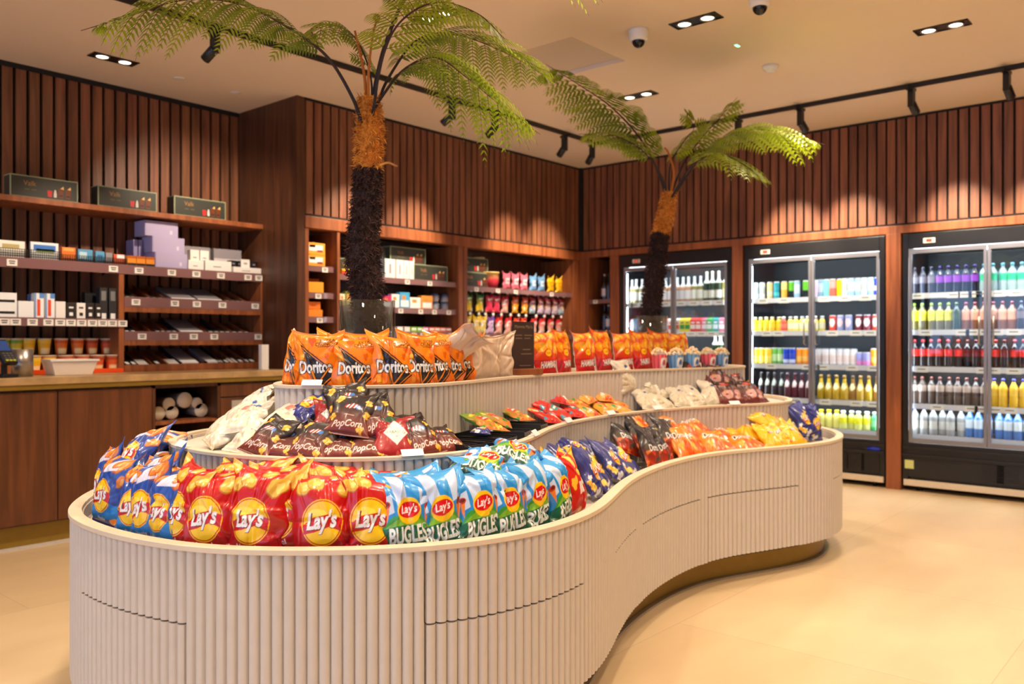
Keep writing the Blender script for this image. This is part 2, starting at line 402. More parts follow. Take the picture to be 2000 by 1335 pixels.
def shelf_rail(parent, x0, x1, y0, y1, ztop, hh, tagpx, rowy, dark=True, depth_mat='woodd'):
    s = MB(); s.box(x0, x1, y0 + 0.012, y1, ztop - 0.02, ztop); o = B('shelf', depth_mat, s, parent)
    r = MB(); r.box(x0, x1, y0, y0 + 0.012, ztop - hh, ztop + 0.004); ro = r.build('price_rail', 'rail', o)
    ro.location = (0, 0, 0)
    tags(o, [(at_y(u, 600, y0)[0], ztop - hh * 0.5 - 0.004) for u in tagpx], Matrix.Translation((0, y0, 0)))
    return o
shelf_rail(back, -3.566, -3.293, 0.03, .46, 1.835, 0.04, [634], 0)
shelf_rail(back, -3.566, -3.293, 0.03, .46, 1.625, 0.042, [621], 0)
shelf_rail(back, -3.566, -3.293, 0.03, .46, 1.435, 0.042, [624], 0)
shelf_rail(back, -3.566, -3.293, 0.03, .46, 1.20, 0.042, [624], 0)
shelf_rail(back, -3.266, -1.905, 0.03, .46, 1.785, 0.042, [795, 839], 0)
shelf_rail(back, -3.266, -1.905, 0.03, .46, 1.532, 0.042, [782, 821, 848, 876], 0)
shelf_rail(back, -3.266, -1.905, 0.03, .46, 1.325, 0.046, [787, 808, 825, 850, 880], 0)
shelf_rail(back, -1.788, -0.122, 0.03, .46, 1.762, 0.042, [930, 972, 1007, 1077], 0)
shelf_rail(back, -1.788, -0.122, 0.03, .46, 1.308, 0.042, [921, 951, 984, 1093], 0)

# ------------------------------------------------------------------ joinery of the right wall: frame round the fridges, wine niche
frame = empty('fridge_surround', (0.2, -2.4, 0)); tag(frame, 'walnut frame of posts and head beam built round the three fridges', 'wall joinery')
B('head_beam', 'wood', MB().box(-0.01, 0.10, -7.0, -0.001, 2.15, 2.218), frame, .003)
B('head_gap', 'dark', MB().box(0.005, 0.10, -7.0, 0.0, 2.218, 2.235), frame)
for y0, y1 in ((-0.11, -0.0), (-0.50, -0.39), (-1.898, -1.788), (-3.317, -3.198), (-4.73, -4.617), (-6.2, -6.1)):
    B('post', 'wood', MB().box(-0.01, 0.5 if y1 > -.45 else 0.10, y0, y1, 0, 2.15), frame, .002)
B('back_panel', 'dark', MB().box(0.70, 0.74, -7.0, 0.0, 0, 2.2), frame)
wine = empty('wine_niche', (0.2, -0.25, 0)); tag(wine, 'narrow dark wine niche in the corner beside the left fridge', 'shelf niche')
B('back_panel', 'dark', MB().box(0.46, 0.48, -0.39, -0.11, 0, 2.15), wine)
for z in (1.69, 1.36, 1.05):
    s = B('shelf', 'woodd', MB().box(0.02, 0.46, -0.39, -0.11, z - 0.02, z), wine)
    MB().box(0.012, 0.02, -0.39, -0.11, z - 0.04, z + 0.003).build('price_rail', 'rail', s)
    tags(s, [(0, z - 0.02)], Matrix.Translation((0.012, -0.19, 0)) @ Matrix.Rotation(-math.pi / 2, 4, 'Z'))

# ------------------------------------------------------------------ fridges
def fridge(y1, y0, label, shelves, tagpx, extra, handles):
    """y1 left end, y0 right end as seen; front plane x=0"""
    w = y1 - y0; g = 0.012; D = 0.62
    f = empty('display_fridge', (D / 2, (y0 + y1) / 2, 0)); tag(f, label, 'display fridge')
    b = MB(); e = 0.045
    b.box(0.0, D, y1 - g - e, y1 - g, 0.09, 2.14); b.box(0.0, D, y0 + g, y0 + g + e, 0.09, 2.14)
    b.box(0.0, D, y0 + g + e, y1 - g - e, 2.015, 2.14); b.box(D - 0.03, D, y0 + g + e, y1 - g - e, 0.09, 2.015)
    b.box(0.03, D, y0 + g + e, y1 - g - e, 0.09, 0.40); B('cabinet', 'black', b, f, .003)
    b = MB(); b.box(0.0, 0.03, y0 + g + e, y1 - g - e, 0.12, 0.40)
    b.box(-0.012, 0.0, y0 + g, y1 - g, 0.35, 0.375); b.box(-0.018, 0.0, y0 + g, y1 - g, 0.29, 0.31)
    lo = B('base_cover', 'blackp', b, f)
    gr = MB()
    for yy in extra['grilles']:
        for k in range(9): gr.box(-0.004, 0.001, yy - 0.075, yy + 0.075, 0.135 + k * 0.016, 0.143 + k * 0.016)
    if extra['grilles']: B('vent_grille', 'blackp', gr, f)
    B('kick_strip', 'rim', MB().box(-0.012, 0.015, y0 + g + .01, y1 - g - .01, 0.045, 0.095), f, .002)
    for yy in (y0 + 0.12, y1 - 0.12): B('foot', 'black', MB().lathe([(0.02, 0), (0.02, 0.045)], 10, T=Matrix.Translation((0.08, yy, 0))), f)
    # temperature display
    yd = extra['disp']; t = MB(); t.box(-0.006, 0, yd - 0.045, yd + 0.045, 2.055, 2.095, 0, c(225, 220, 205)); t.box(-0.008, -0.006, yd - 0.022, yd + 0.022, 2.063, 2.088, 0, c(40, 8, 8))
    dp = B('temperature_display', 'print', t, f); t = MB()
    V, T = text_tris('2.8', 0.02)
    t.add([(-0.0085, yd - p[0] * 0.018, 2.0755 + p[1] * 0.018) for p in V], [tuple(k) for k in T]); t.build('digits', 'reddigit', dp)
    # interior
    i = MB(); ix = D - 0.04
    i.box(ix - .004, ix, y0 + g + e, y1 - g - e, 0.40, 2.0); B('liner', plain('fridge_liner', c(14, 14, 17), .5), i, f)
    zs = list(shelves)
    for z in zs:
        s = B('shelf', 'grey', MB().box(0.06, ix - .02, y0 + g + e + .005, y1 - g - e - .005, z - 0.012, z), f)
        MB().box(0.052, 0.06, y0 + g + e + .005, y1 - g - e - .005, z - 0.038, z + 0.006).build('price_rail', 'railw', s)
        MB().box(0.075, 0.085, y0 + g + e + .02, y1 - g - e - .02, z - 0.026, z - 0.014).build('light_strip', 'led', s)
        us = tagpx.get(z, []); tags(s, [(0, 0)] * 0, Matrix())
        for u in us:
            yy = at_x(u, 600, 0.05)[1]
            if y0 + .08 < yy < y1 - .08:
                m = MB(); m.box(0.045, 0.052, yy - 0.05, yy + 0.05, z - 0.042, z + 0.004, 0, c(245, 245, 240)); 
                m.box(0.0445, 0.045, yy - 0.03, yy + 0.03, z - 0.02, z - 0.012, 0, c(110, 110, 115)); m.build('price_tag', 'print', s)
    B('light_strip', 'led', MB().box(0.075, 0.09, y0 + g + e + .02, y1 - g - e - .02, 1.985, 2.0), f)
    for yy in (y1 - g - e - 0.008, y0 + g + e + 0.008): B('light_strip', 'led', MB().box(0.05, 0.06, yy - 0.004, yy + 0.004, 0.5, 1.95), f)
    # doors
    ym = extra['split']; zb, zt = 0.405, 2.01
    for (a, b_, hy) in ((ym + 0.003, y1 - g - 0.048, ym + 0.05), (y0 + g + 0.048, ym - 0.003, ym - 0.05)):
        fr = MB(); t = 0.022
        fr.box(0.0, 0.028, a, a + t, zb, zt); fr.box(0.0, 0.028, b_ - t, b_, zb, zt); fr.box(0.0, 0.028, a + t, b_ - t, zt - 0.035, zt); fr.box(0.0, 0.028, a + t, b_ - t, zb, zb + 0.035)
        d = B('door', 'grey', fr, f)
        MB().box(0.010, 0.016, a + t, b_ - t, zb + 0.035, zt - 0.035).build('glass_pane', 'glass', d)
        if handles: MB().tube([(0.0, hy, 1.215), (-0.035, hy, 1.225), (-0.04, hy, 1.30), (-0.035, hy, 1.435), (0.0, hy, 1.445)], 0.007).build('handle', 'steel', d)
    return f
FS = [1.64, 1.335, 1.03, 0.72, 0.465]
def tagrow(*rows): return {z: r for z, r in zip(FS, rows)}
fridge(-0.50, -1.788, 'left display fridge of wine and cartons behind the far fern', FS, tagrow([1228, 1240, 1300, 1330, 1355, 1380, 1405], [1222, 1305, 1330, 1350, 1370, 1390, 1410], [1225, 1300, 1400], [1300], [1300]),
       dict(grilles=[], disp=at_x(1243, 505, 0)[1], split=-1.143), False)
f2 = fridge(-1.898, -3.198, 'middle display fridge of cans and juice bottles', FS, tagrow([1465, 1490, 1531, 1610, 1650, 1690], [1468, 1498, 1520, 1625, 1672, 1700], [1466, 1506, 1577, 1590, 1608, 1664, 1706], [1490, 1551, 1612, 1672, 1705], []),
       dict(grilles=[at_x(1671, 900, 0)[1], at_x(1700, 900, 0)[1], at_x(1640, 900, 0)[1]], disp=at_x(1495, 487, 0)[1], split=-2.552), True)
f3 = fridge(-3.317, -4.617, 'right display fridge of soda and water bottles at the frame edge', FS, tagrow([1770, 1792, 1862, 1885, 1905, 1920, 1950, 1985], [1808, 1880, 1900, 1925, 1945, 1980], [1771, 1800, 1920, 1940, 1980], [1771, 1830, 1897, 1917, 1945, 1972], []),
       dict(grilles=[at_x(1940, 900, 0)[1], at_x(1968, 900, 0)[1]], disp=at_x(1815, 465, 0)[1], split=-3.96), True)
p = at_x(1709, 886, 0)
t = MB().lathe([(0.0001, 0), (0.055, 0), (0.055, 0.003), (0.0001, 0.003)], 24, col=c(40, 60, 190), T=Matrix.Translation((-0.003, p[1] + .01, 0.325)) @ Matrix.Rotation(math.pi / 2, 4, 'Y') @ Matrix.Scale(0.55, 4, (1, 0, 0)))
B('emblem', 'print', t, f2)
p = at_x(1776, 906, 0)
B('sticker', 'print', MB().box(-0.004, 0, p[1] - 0.035, p[1] + 0.035, p[2] - 0.035, p[2] + 0.035, 0, c(205, 210, 130)), f3)

# ------------------------------------------------------------------ left recess: counter, shelves, sloped display rack
YS = 0.456; ZC = 1.03
cxs = [at_y(u, 850, 0.03)[0] for u in (-260, 113, 298, 430)]
for i in range(2):
    k = empty('counter_cabinet', ((cxs[i] + cxs[i + 1]) / 2, .4, 0)); tag(k, ['brown walnut counter cabinet at the far left end, flat door', 'brown walnut counter cabinet next to the open niche, flat door'][i], 'cabinet', 'counter cabinets')
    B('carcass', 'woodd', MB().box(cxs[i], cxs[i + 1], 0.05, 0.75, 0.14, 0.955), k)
    B('door', 'woodc', MB().box(cxs[i] + 0.003, cxs[i + 1] - 0.003, 0.03, 0.049, 0.15, 0.94), k, .002)
k = empty('counter_cabinet', ((cxs[2] + cxs[3]) / 2, .4, 0)); tag(k, 'open-fronted counter niche holding paper cup sleeves', 'cabinet', 'counter cabinets')
m = MB(); m.box(cxs[2], cxs[2] + .02, 0.03, .75, .14, .955); m.box(cxs[3] - .02, cxs[3], 0.03, .75, .14, .955); m.box(cxs[2], cxs[3], .70, .72, .14, .955); m.box(cxs[2], cxs[3], .03, .75, .93, .955); m.box(cxs[2], cxs[3], .03, .75, .14, .16)
B('carcass', 'woodd', m, k)
zsh = at_y(340, 822, 0.04)[2]
B('shelf', 'wood', MB().box(cxs[2] + .02, cxs[3] - .02, 0.04, .70, zsh - 0.02, zsh), k)
k = empty('counter_cabinet', ((cxs[3] + XP) / 2, .4, 0)); tag(k, 'counter drawer cabinet at the side panel behind the island', 'cabinet', 'counter cabinets')
B('carcass', 'woodd', MB().box(cxs[3], XP - .004, 0.05, 0.75, 0.14, 0.955), k)
B('drawer', 'woodc', MB().box(cxs[3] + .005, XP - .005, 0.03, 0.049, 0.85, 0.94), k, .002)
B('door', 'woodc', MB().box(cxs[3] + .005, XP - .005, 0.03, 0.049, 0.15, 0.84), k, .002)
m = MB(); m.box(at_y(452, 780, .03)[0], XP - .05, 0.022, 0.03, .60, .82); B('notice', plain('pale_notice', c(190, 180, 168), .5), m, k)
struct(MB().box(-6.9, XP, 0.09, 0.75, 0, 0.14).build('baseboard_left', 'gold'))
struct(MB().box(-6.9, XP, 0.05, 0.09, 0, 0.012).build('trim_3', 'cream'))
top = empty('counter_worktop', (-5.2, .4, ZC)); tag(top, 'cream and brown travertine worktop running along the left counter', 'worktop')
B('slab', 'stone', MB().box(-6.9, XP - .003, 0.0, Y1 - .06, ZC - 0.045, ZC - .001), top, .003)
B('edge_profile', 'gold', MB().box(-6.9, XP, 0.01, 0.03, ZC - 0.075, ZC - 0.045), top)

ws = tag(MB().box(-6.9, XP, YS, Y1 - .05, 2.142, 2.18).build('wall_shelf', 'wood', bevel=.003), 'long walnut wall shelf carrying the three flat gift boxes', 'shelf')
rk = empty('display_rack', (-4.6, .6, 1.03)); tag(rk, 'walnut wall display with plum price rails and sloped trays above the counter', 'display rack')
def rail(parent, x0, x1, ztop, hh, tagpx, name='shelf'):
    o = B(name, 'woodd', MB().box(x0, x1, YS + 0.012, Y1 - .05, ztop - 0.02, ztop), parent)
    MB().box(x0, x1, YS, YS + 0.012, ztop - hh, ztop + 0.006).build('price_rail', 'rail', o)
    tags(o, [(at_y(u, 600, YS)[0], ztop - hh * 0.5) for u in tagpx], Matrix.Translation((0, YS, 0)), 0.062, 0.042)
    return o
rail(rk, -6.9, XP - .01, 1.778, 0.06, [23, 221, 271, 335, 383, 431, 484, 505])
rail(rk, -6.9, -4.825, 1.395, 0.05, [8, 30, 63, 94, 117, 138, 159, 180, 200, 219, 239])
B('divider', 'wood', MB().box(-4.825, -4.789, YS + .005, Y1 - .05, ZC, 1.72), rk, .002)
B('end_panel', 'wood', MB().box(-3.695, XP - .002, YS + .005, Y1 - .05, ZC, 1.72), rk, .002)
TR = []
for zf, hh, tg in ((1.505, 0.062, [265, 341, 384, 434, 498]), (1.262, 0.055, [277, 339, 378, 418, 504]), (1.04, 0.045, [])):
    z0 = zf; a = math.atan2(0.13, Y1 - .06 - YS); TR.append((z0, a))
    o = B('sloped_tray', 'wood', MB().add([(x, y, z) for x in (-4.789, -3.695) for (y, z) in ((YS + .012, z0), (Y1 - .06, z0 + .13), (Y1 - .06, z0 + .11), (YS + .012, z0 - .02))],
          [(0, 1, 5, 4), (3, 7, 6, 2), (0, 4, 7, 3), (1, 2, 6, 5), (0, 3, 2, 1), (4, 5, 6, 7)]), rk)
    m = MB(); m.box(-4.789, -3.695, YS, YS + .012, z0 - hh + .045, z0 + .055 if hh > .05 else z0 + .04); m.box(-4.789, -3.695, YS + .002, YS + .012, z0 - hh + .01 if hh > .05 else ZC, z0 - hh + .045, 1)
    m.build('price_rail', ['rail' if tg else 'wood', 'wood'], o)
    for i in range(9):
        x = -4.789 + (i + 1) * 1.094 / 10
        MB().add([(x + d, y, z) for d in (-.004, .004) for (y, z) in ((YS + .015, z0), (Y1 - .07, z0 + .127), (Y1 - .07, z0 + .165), (YS + .015, z0 + .038))],
                 [(0, 1, 2, 3), (4, 7, 6, 5), (3, 2, 6, 7), (0, 3, 7, 4)]).build('lane_divider', 'wood' if i % 3 else 'dark', o)
    tags(o, [(at_y(u, 600, YS)[0], z0 + .018) for u in tg], Matrix.Translation((0, YS, 0)), 0.062, 0.042)

# ------------------------------------------------------------------ island
IC = CAM * [1, 1, 0] + FW * 3.35 - RT * 0.55
SA = RT * 0.6 + FW * 0.8; PA = RT * 0.8 - FW * 0.6        # along the island, towards the camera side
def isl(s, p, z=0.0): q = IC + SA * s + PA * p; return np.array([q[0], q[1], z])
def outline(pts, cl, rl, cr, rr, al, ar):
    """pts: (s,p) of the camera side between the lobes; round lobe ends, mirrored for the far side"""
    L = [(cl - rl * math.cos(math.radians(a)), rl * math.sin(math.radians(a))) for a in range(0, al, 9)]
    Rr = [(cr + rr * math.cos(math.radians(a)), rr * math.sin(math.radians(a))) for a in range(ar, -1, -9)]
    up = L + pts + Rr; dn = [(s, -p) for s, p in reversed(up) if p > 1e-6]
    P = np.array(up + dn); n = len(P); out = []
    for i in range(n):
        p0, p1, p2, p3 = P[i - 1], P[i], P[(i + 1) % n], P[(i + 2) % n]
        for t in np.linspace(0, 1, 12, endpoint=False):
            out.append(0.5 * ((2 * p1) + (-p0 + p2) * t + (2 * p0 - 5 * p1 + 4 * p2 - p3) * t * t + (-p0 + 3 * p1 - 3 * p2 + p3) * t ** 3))
    Q = resample(np.array(out), 900)
    for _ in range(14): Q = (np.roll(Q, 1, 0) + 2 * Q + np.roll(Q, -1, 0)) / 4
    k = 9
    for _ in range(2): Q = sum(np.roll(Q, j, 0) for j in range(-k, k + 1)) / (2 * k + 1)
    return resample(Q, 1800)
def resample(Q, n):
    d = np.r_[0, np.cumsum(np.linalg.norm(np.diff(np.vstack([Q, Q[:1]]), axis=0), axis=1))]; X = np.vstack([Q, Q[:1]])
    s = np.linspace(0, d[-1], n, endpoint=False); return np.c_[np.interp(s, d, X[:, 0]), np.interp(s, d, X[:, 1])]
class Curve:
    def __init__(s, Q):
        Q = np.roll(Q, len(Q) // 4, axis=0); s.Q = Q; s.n = len(Q); T = np.roll(Q, -1, 0) - np.roll(Q, 1, 0); T /= np.linalg.norm(T, axis=1)[:, None]
        s.N = np.c_[-T[:, 1], T[:, 0]]                       # (s,p) frame normal
        if ((Q - Q.mean(0)) * s.N).sum() < 0: s.N = -s.N
        s.len = np.linalg.norm(np.roll(Q, -1, 0) - Q, axis=1).sum()
    def at(s, i, d=0.0, z=0.0):
        i0 = int(math.floor(i)) % s.n; i1 = (i0 + 1) % s.n; t = i - math.floor(i)
        q = s.Q[i0] * (1 - t) + s.Q[i1] * t + (s.N[i0] * (1 - t) + s.N[i1] * t) * d; return isl(q[0], q[1], z)
    def nrm(s, i):
        q = s.N[int(i) % s.n]; v = SA * q[0] + PA * q[1]; return v
    def find(s, u, z, near=True):
        """index of the outline point whose picture column is u, on the side facing the camera"""
        best = None
        for i in range(s.n):
            p = s.at(i, 0, z)
            if np.dot(s.nrm(i)[:2], (CAM - p)[:2]) < 0.0: continue
            x, _ = proj(p)
            if best is None or abs(x - u) < best[0]: best = (abs(x - u), i)
        return best[1]
T1 = [(-1.0, .39), (-.846, .63), (-.69, .80), (-.545, .905), (-.371, .972), (-.218, .998), (-.1, 1.0), (.046, .985), (.197, .945), (.397, .872), (.567, .811), (.773, .745), (1.128, .68), (1.481, .666), (1.773, .71), (2.073, .844), (2.418, .986)]
T2 = [(-.688, .313), (-.608, .439), (-.471, .574), (-.334, .648), (-.134, .681), (-.033, .677), (.185, .63), (.299, .58), (.487, .50), (.689, .424), (.975, .368), (1.267, .35), (1.654, .383), (2.119, .51), (2.4, .66)]
T3 = [(-.374, .134), (-.236, .272), (-.095, .343), (.051, .345), (.281, .298), (.569, .219), (.84, .18), (.991, .17), (1.455, .155), (1.939, .236), (2.3, .36)]
C1 = Curve(outline(T1, -.06, 1.0, 2.65, 1.02, 18, 90)); C2 = Curve(outline(T2, -.06, .68, 2.65, .73, 20, 90)); C3 = Curve(outline(T3, -.05, .385, 2.65, .45, 15, 95))
Z1, Z2, Z3 = .685, .89, 1.093
island = empty('display_island', tuple(isl(1.3, 0))); tag(island, 'large cream three-tiered display island with fluted curving sides in the middle of the shop', 'display island')
def ring(C, d0, d1, z0, z1, name, mat, step=3):
    m = MB(); ids = range(0, C.n, step); n = len(list(ids)); vs = []
    for i in ids: vs += [C.at(i, d0, z0), C.at(i, d0, z1), C.at(i, d1, z1), C.at(i, d1, z0)]
    fs = []
    for k in range(n):
        a, b = 4 * k, 4 * ((k + 1) % n)
        for j in range(4): fs.append((a + j, a + (j + 1) % 4, b + (j + 1) % 4, b + j))
    m.add(vs, fs, 0, smooth=False); return B(name, mat, m, island, .002 if 'rim' in name else 0)
def plate(C, d, z0, z1, name, mat):
    m = MB(); ids = list(range(0, C.n, 6)); n = len(ids); m.add([C.at(i, d, z1) for i in ids] + [C.at(i, d, z0) for i in ids], [tuple(range(n)), tuple(reversed(range(n, 2 * n)))] + [(k, n + k, n + (k + 1) % n, (k + 1) % n) for k in range(n)])
    return B(name, mat, m, island)
FL = {}
def fluted(C, nfl, a, b, z0, z1, name, d=-0.0145, amp=0.0135, trim=0.0):
    """convex flutes between flute numbers a..b"""
    m = MB(); per = C.n / nfl; K = 8; vs = []; fs = []; num = (b - a) * K
    for k in range(num + 1):
        t = (k % K) / K; r = amp * math.sqrt(max(0, 1 - (2 * t - 1) ** 2)) if k % K else 0
        i = (min(b - trim, max(a + trim, a + k / K))) * per
        vs += [C.at(i, d + r - 0.002, z0), C.at(i, d + r - 0.002, z1)]
    for k in range(num): fs.append((2 * k, 2 * k + 2, 2 * k + 3, 2 * k + 1))
    o = len(vs); vs += [C.at(a * per, d - .012, z0), C.at(a * per, d - .012, z1), C.at(b * per, d - .012, z0), C.at(b * per, d - .012, z1)]
    fs += [(0, 1, o + 1, o), (2 * num, o + 2, o + 3, 2 * num + 1)]
    # top and bottom strips
    o2 = len(vs)
    for k in range(num + 1): i = (a + k / K) * per; vs += [C.at(i, d - .012, z0), C.at(i, d - .012, z1)]
    for k in range(num): fs += [(2 * k + 1, 2 * k + 3, o2 + 2 * k + 3, o2 + 2 * k + 1), (2 * k, o2 + 2 * k, o2 + 2 * k + 2, 2 * k + 2)]
    m.add(vs, fs, 0, smooth=True)
    oo = B(name, 'cream', m, island)
    e = oo.modifiers.new('edges', 'EDGE_SPLIT'); e.split_angle = math.radians(38)
    return oo
N1 = round(C1.len / 0.0325); N2 = round(C2.len / 0.0325); N3 = round(C3.len / 0.0325)
ring(C1, -.031, -.036, .14, Z1 - .012, 'core_wall', 'dark'); ring(C1, -.0365, -.045, .14, Z1 - .012, 'inner_wall', 'cream'); ring(C1, .002, -.040, Z1 - .016, Z1, 'rim', 'rim')
ring(C2, -.024, -.036, Z1 - .06, Z2 - .01, 'core_wall', 'cream'); ring(C2, .002, -.028, Z2 - .012, Z2, 'rim', 'rim')
ring(C3, -.024, -.036, Z2 - .03, Z3 - .01, 'core_wall', 'cream'); ring(C3, .002, -.028, Z3 - .012, Z3, 'rim', 'rim')
D1, D2, D3 = Z1 - .055, Z2 - .022, Z3 - .03
plate(C1, -.046, D1 - .02, D1, 'deck', 'cream'); plate(C2, -.034, D2 - .02, D2, 'deck', 'cream'); plate(C3, -.034, D3 - .02, D3, 'deck', 'cream')
ring(C1, -.105, -.12, 0.0, .14, 'plinth', 'gold'); ring(C1, -.08, -.105, 0.0, .012, 'plinth_trim', 'steel'); plate(C1, -.03, .13, .15, 'base_panel', 'dark')
fluted(C2, N2, 0, N2, Z1 - .06, Z2 - .012, 'fluted_panel'); fluted(C3, N3, 0, N3, Z2 - .03, Z3 - .012, 'fluted_panel')
# tier one: upper band whole, lower band cut into doors
dirn = 1 if proj(C1.at(C1.find(700, Z1) + 40, 0, Z1))[0] > proj(C1.at(C1.find(700, Z1), 0, Z1))[0] else -1
def fidx(u, z): return int(round(C1.find(u, z) / (C1.n / N1)))
ZD = .465
cuts = [(fidx(155, ZD), fidx(366, ZD)), (fidx(833, ZD), fidx(1148, ZD)), (fidx(1203, ZD) + (1 if dirn > 0 else -1), fidx(1248, ZD)), (fidx(1258, ZD), fidx(1372, ZD)), (fidx(1383, ZD), fidx(1563, ZD)), (fidx(1630, ZD), fidx(1648, ZD))]
cuts = sorted([tuple(sorted(q)) for q in cuts])
sp = fidx(833, ZD)
fluted(C1, N1, 0, sp, ZD + .0025, Z1 - .016, 'fluted_panel', trim=.07); fluted(C1, N1, sp, N1, ZD + .0025, Z1 - .016, 'fluted_panel', trim=.07)
pos = 0
for a, b in cuts + [(N1, N1)]:
    if a > pos: fluted(C1, N1, pos, a, .14, ZD + .0025, 'fluted_panel')
    if b > a:
        # the door is set in by a hair's gap at its edges
        m_ = fluted(C1, N1, a, b, .142, ZD - .003, 'door', trim=.10)
    pos = max(pos, b)

# ------------------------------------------------------------------ ceiling fittings
def downlight(u, v, along, lx=.30, ly=.115, n=2):
    p = at_z(u, v, H); d = empty('downlight', (p[0], p[1], H)); 
    if along == 'y': d.rotation_euler = (0, 0, math.pi / 2)
    m = MB(); m.box(-lx / 2, lx / 2, -ly / 2, -ly / 2 + .008, -.006, .0); m.box(-lx / 2, lx / 2, ly / 2 - .008, ly / 2, -.006, 0); m.box(-lx / 2, -lx / 2 + .008, -ly / 2, ly / 2, -.006, 0); m.box(lx / 2 - .008, lx / 2, -ly / 2, ly / 2, -.006, 0)
    m.box(-lx / 2, lx / 2, -ly / 2, ly / 2, -.001, 0); m.build('frame', 'black', d)
    for k in range(n):
        x = (k - (n - 1) / 2) * lx / n; MB().lathe([(.036, -.004), (.040, -.010), (.046, -.010), (.046, 0)], 20, T=Matrix.Translation((x, 0, 0))).build('lens', 'steel', d)
        MB().lathe([(.0001, -.0045), (.036, -.0045), (.036, -.003)], 20, T=Matrix.Translation((x, 0, 0))).build('lens', 'lampglow', d)
    return d
tag(downlight(1359, 40, 'y'), 'black recessed twin downlight left of the dome camera at the top edge', 'downlight', 'recessed downlights')
tag(downlight(1840, 53, 'y'), 'black recessed twin downlight at the upper right above the drinks fridges', 'downlight', 'recessed downlights')
tag(downlight(1246, 186, 'y'), 'black recessed twin downlight above the far fern', 'downlight', 'recessed downlights')
tag(downlight(222, 115, 'x'), 'black recessed downlight above the left counter, partly behind a fern tip', 'downlight', 'recessed downlights')
tag(downlight(853, 30, 'y'), 'recessed downlight shining through the near fern fronds', 'downlight', 'recessed downlights')
def track(a, b, label):
    A, Bp = at_z(*a, H), at_z(*b, H); return A, Bp
A0, A1 = at_z(430, 45, H), at_z(1157, 277, H); ty = (A0[1] + A1[1]) / 2
Bq = at_z(2000, 125, H); tx = (A1[0] + Bq[0]) / 2
tag(MB().box(-8.2, tx + .018, ty - .018, ty + .018, H - .03, H - .001).build('light_track', 'black'), 'black ceiling light track along the back wall, running behind the near fern', 'light track', 'ceiling light tracks')
tag(MB().box(tx - .018, tx + .018, -7.5, ty - .018, H - .03, H - .001).build('light_track', 'black'), 'black ceiling light track in front of the slatted fridge wall', 'light track', 'ceiling light tracks')
def spot(px, py, aim, label, power=160, on=True):
    o = empty('track_spotlight', (px, py, H - .03)); tag(o, label, 'spotlight', 'black track spotlights')
    d = Vector(aim) - Vector((px, py, H - .21)); yaw = math.atan2(d.y, d.x)
    o.rotation_euler = (0, 0, yaw)
    MB().box(-.09, .05, -.018, .018, -.02, .0).build('track_adapter', 'black', o); MB().box(-.018, .032, -.020, .020, -.14, -.02).build('driver_box', 'black', o, .004)
    tilt = math.atan2(-d.z, math.hypot(d.x, d.y))
    T = Matrix.Translation((0.03, 0, -.125)) @ Matrix.Rotation(math.pi / 2 + tilt * .8, 4, 'Y')
    h = MB().lathe([(.026, -.025), (.030, -.02), (.030, .070), (.027, .073), (.023, .06), (.0001, .06)], 20, T=T).build('lamp_head', 'black', o)
    if on: lamp('SPOT', 'track_or_added_spot_lamp', (px + d.normalized().x * .14, py + d.normalized().y * .14, H - .21), aim, power, WARM2, spot_size=math.radians(46), spot_blend=1.0, shadow_soft_size=.03)
    return o
for i, (u, lab, aimx) in enumerate([(420, 'leftmost black track spotlight, above the left counter', -5.2), (885, 'black track spotlight half hidden by the near fern, nearer the camera of two', -3.2), (968, 'black track spotlight half hidden by the near fern, the one farther away', -2.5), (1104, 'black track spotlight in front of the back wall beside the corner, left of two', -1.2), (1157, 'black track spotlight nearest the wall corner', -0.6)]):
    x = None
    best = min(np.linspace(-8, tx, 600), key=lambda X: abs(proj((X, ty, H))[0] - u))
    spot(best, ty, (aimx, (.5 if i == 0 else 0.0), 2.0 if i else 1.6), lab, 170 if i == 0 else 230)
for i, (u, lab) in enumerate([(1440, 'black track spotlight behind the fronds of the far fern'), (1563, 'black track spotlight right of the far fern, before the middle fridge'), (1780, 'black track spotlight between the middle and right fridges, above the slats'), (1965, 'rightmost black track spotlight, above the right fridge')]):
    best = min(np.linspace(-7, ty, 600), key=lambda Y: abs(proj((tx, Y, H))[0] - u))
    spot(tx, best, (0, best - .12, 2.02), lab, 330)
for xx in (-7.6, -6.5, -4.3): lamp('SPOT', 'track_or_added_spot_lamp', (xx, ty, H - .2), (xx + .2, Y1 - .05, 2.0), 190, WARM2, spot_size=math.radians(60), spot_blend=1.0, shadow_soft_size=.03)  # added lamps without fixtures, put in to brighten the left slatted wall
for yy in (-5.6, -6.8): lamp('SPOT', 'track_or_added_spot_lamp', (tx, yy, H - .2), (0, yy, 1.9), 260, WARM2, spot_size=math.radians(46), spot_blend=1.0, shadow_soft_size=.03)
def dome(u, v, label):
    p = at_z(u, v, H - .06); o = empty('dome_camera', (p[0], p[1], H)); tag(o, label, 'security camera', 'ceiling dome cameras')
    MB().lathe([(.060, 0), (.062, -.012), (.058, -.055), (.050, -.068), (.0001, -.068)][::-1], 28).build('housing', 'white', o)
    MB().lathe([(.040 * math.cos(a), -.066 - .042 * math.sin(a)) for a in np.linspace(math.pi / 2 - .01, 0, 8)], 24).build('dome', plain('smoked_dome', c(30, 30, 34), .08), o)
dome(1247, 78, 'white dome camera with black bubble over the middle of the ceiling')
dome(1484, 12, 'white dome camera with black bubble cut by the top edge')
p = at_z(1505, 128, H); o = empty('smoke_detector', (p[0], p[1], H)); tag(o, 'small round white smoke detector on the ceiling', 'smoke detector')
MB().lathe([(.0001, -.045), (.03, -.045), (.035, -.03), (.05, -.025), (.055, 0)], 24).build('sensor_body', 'white', o)
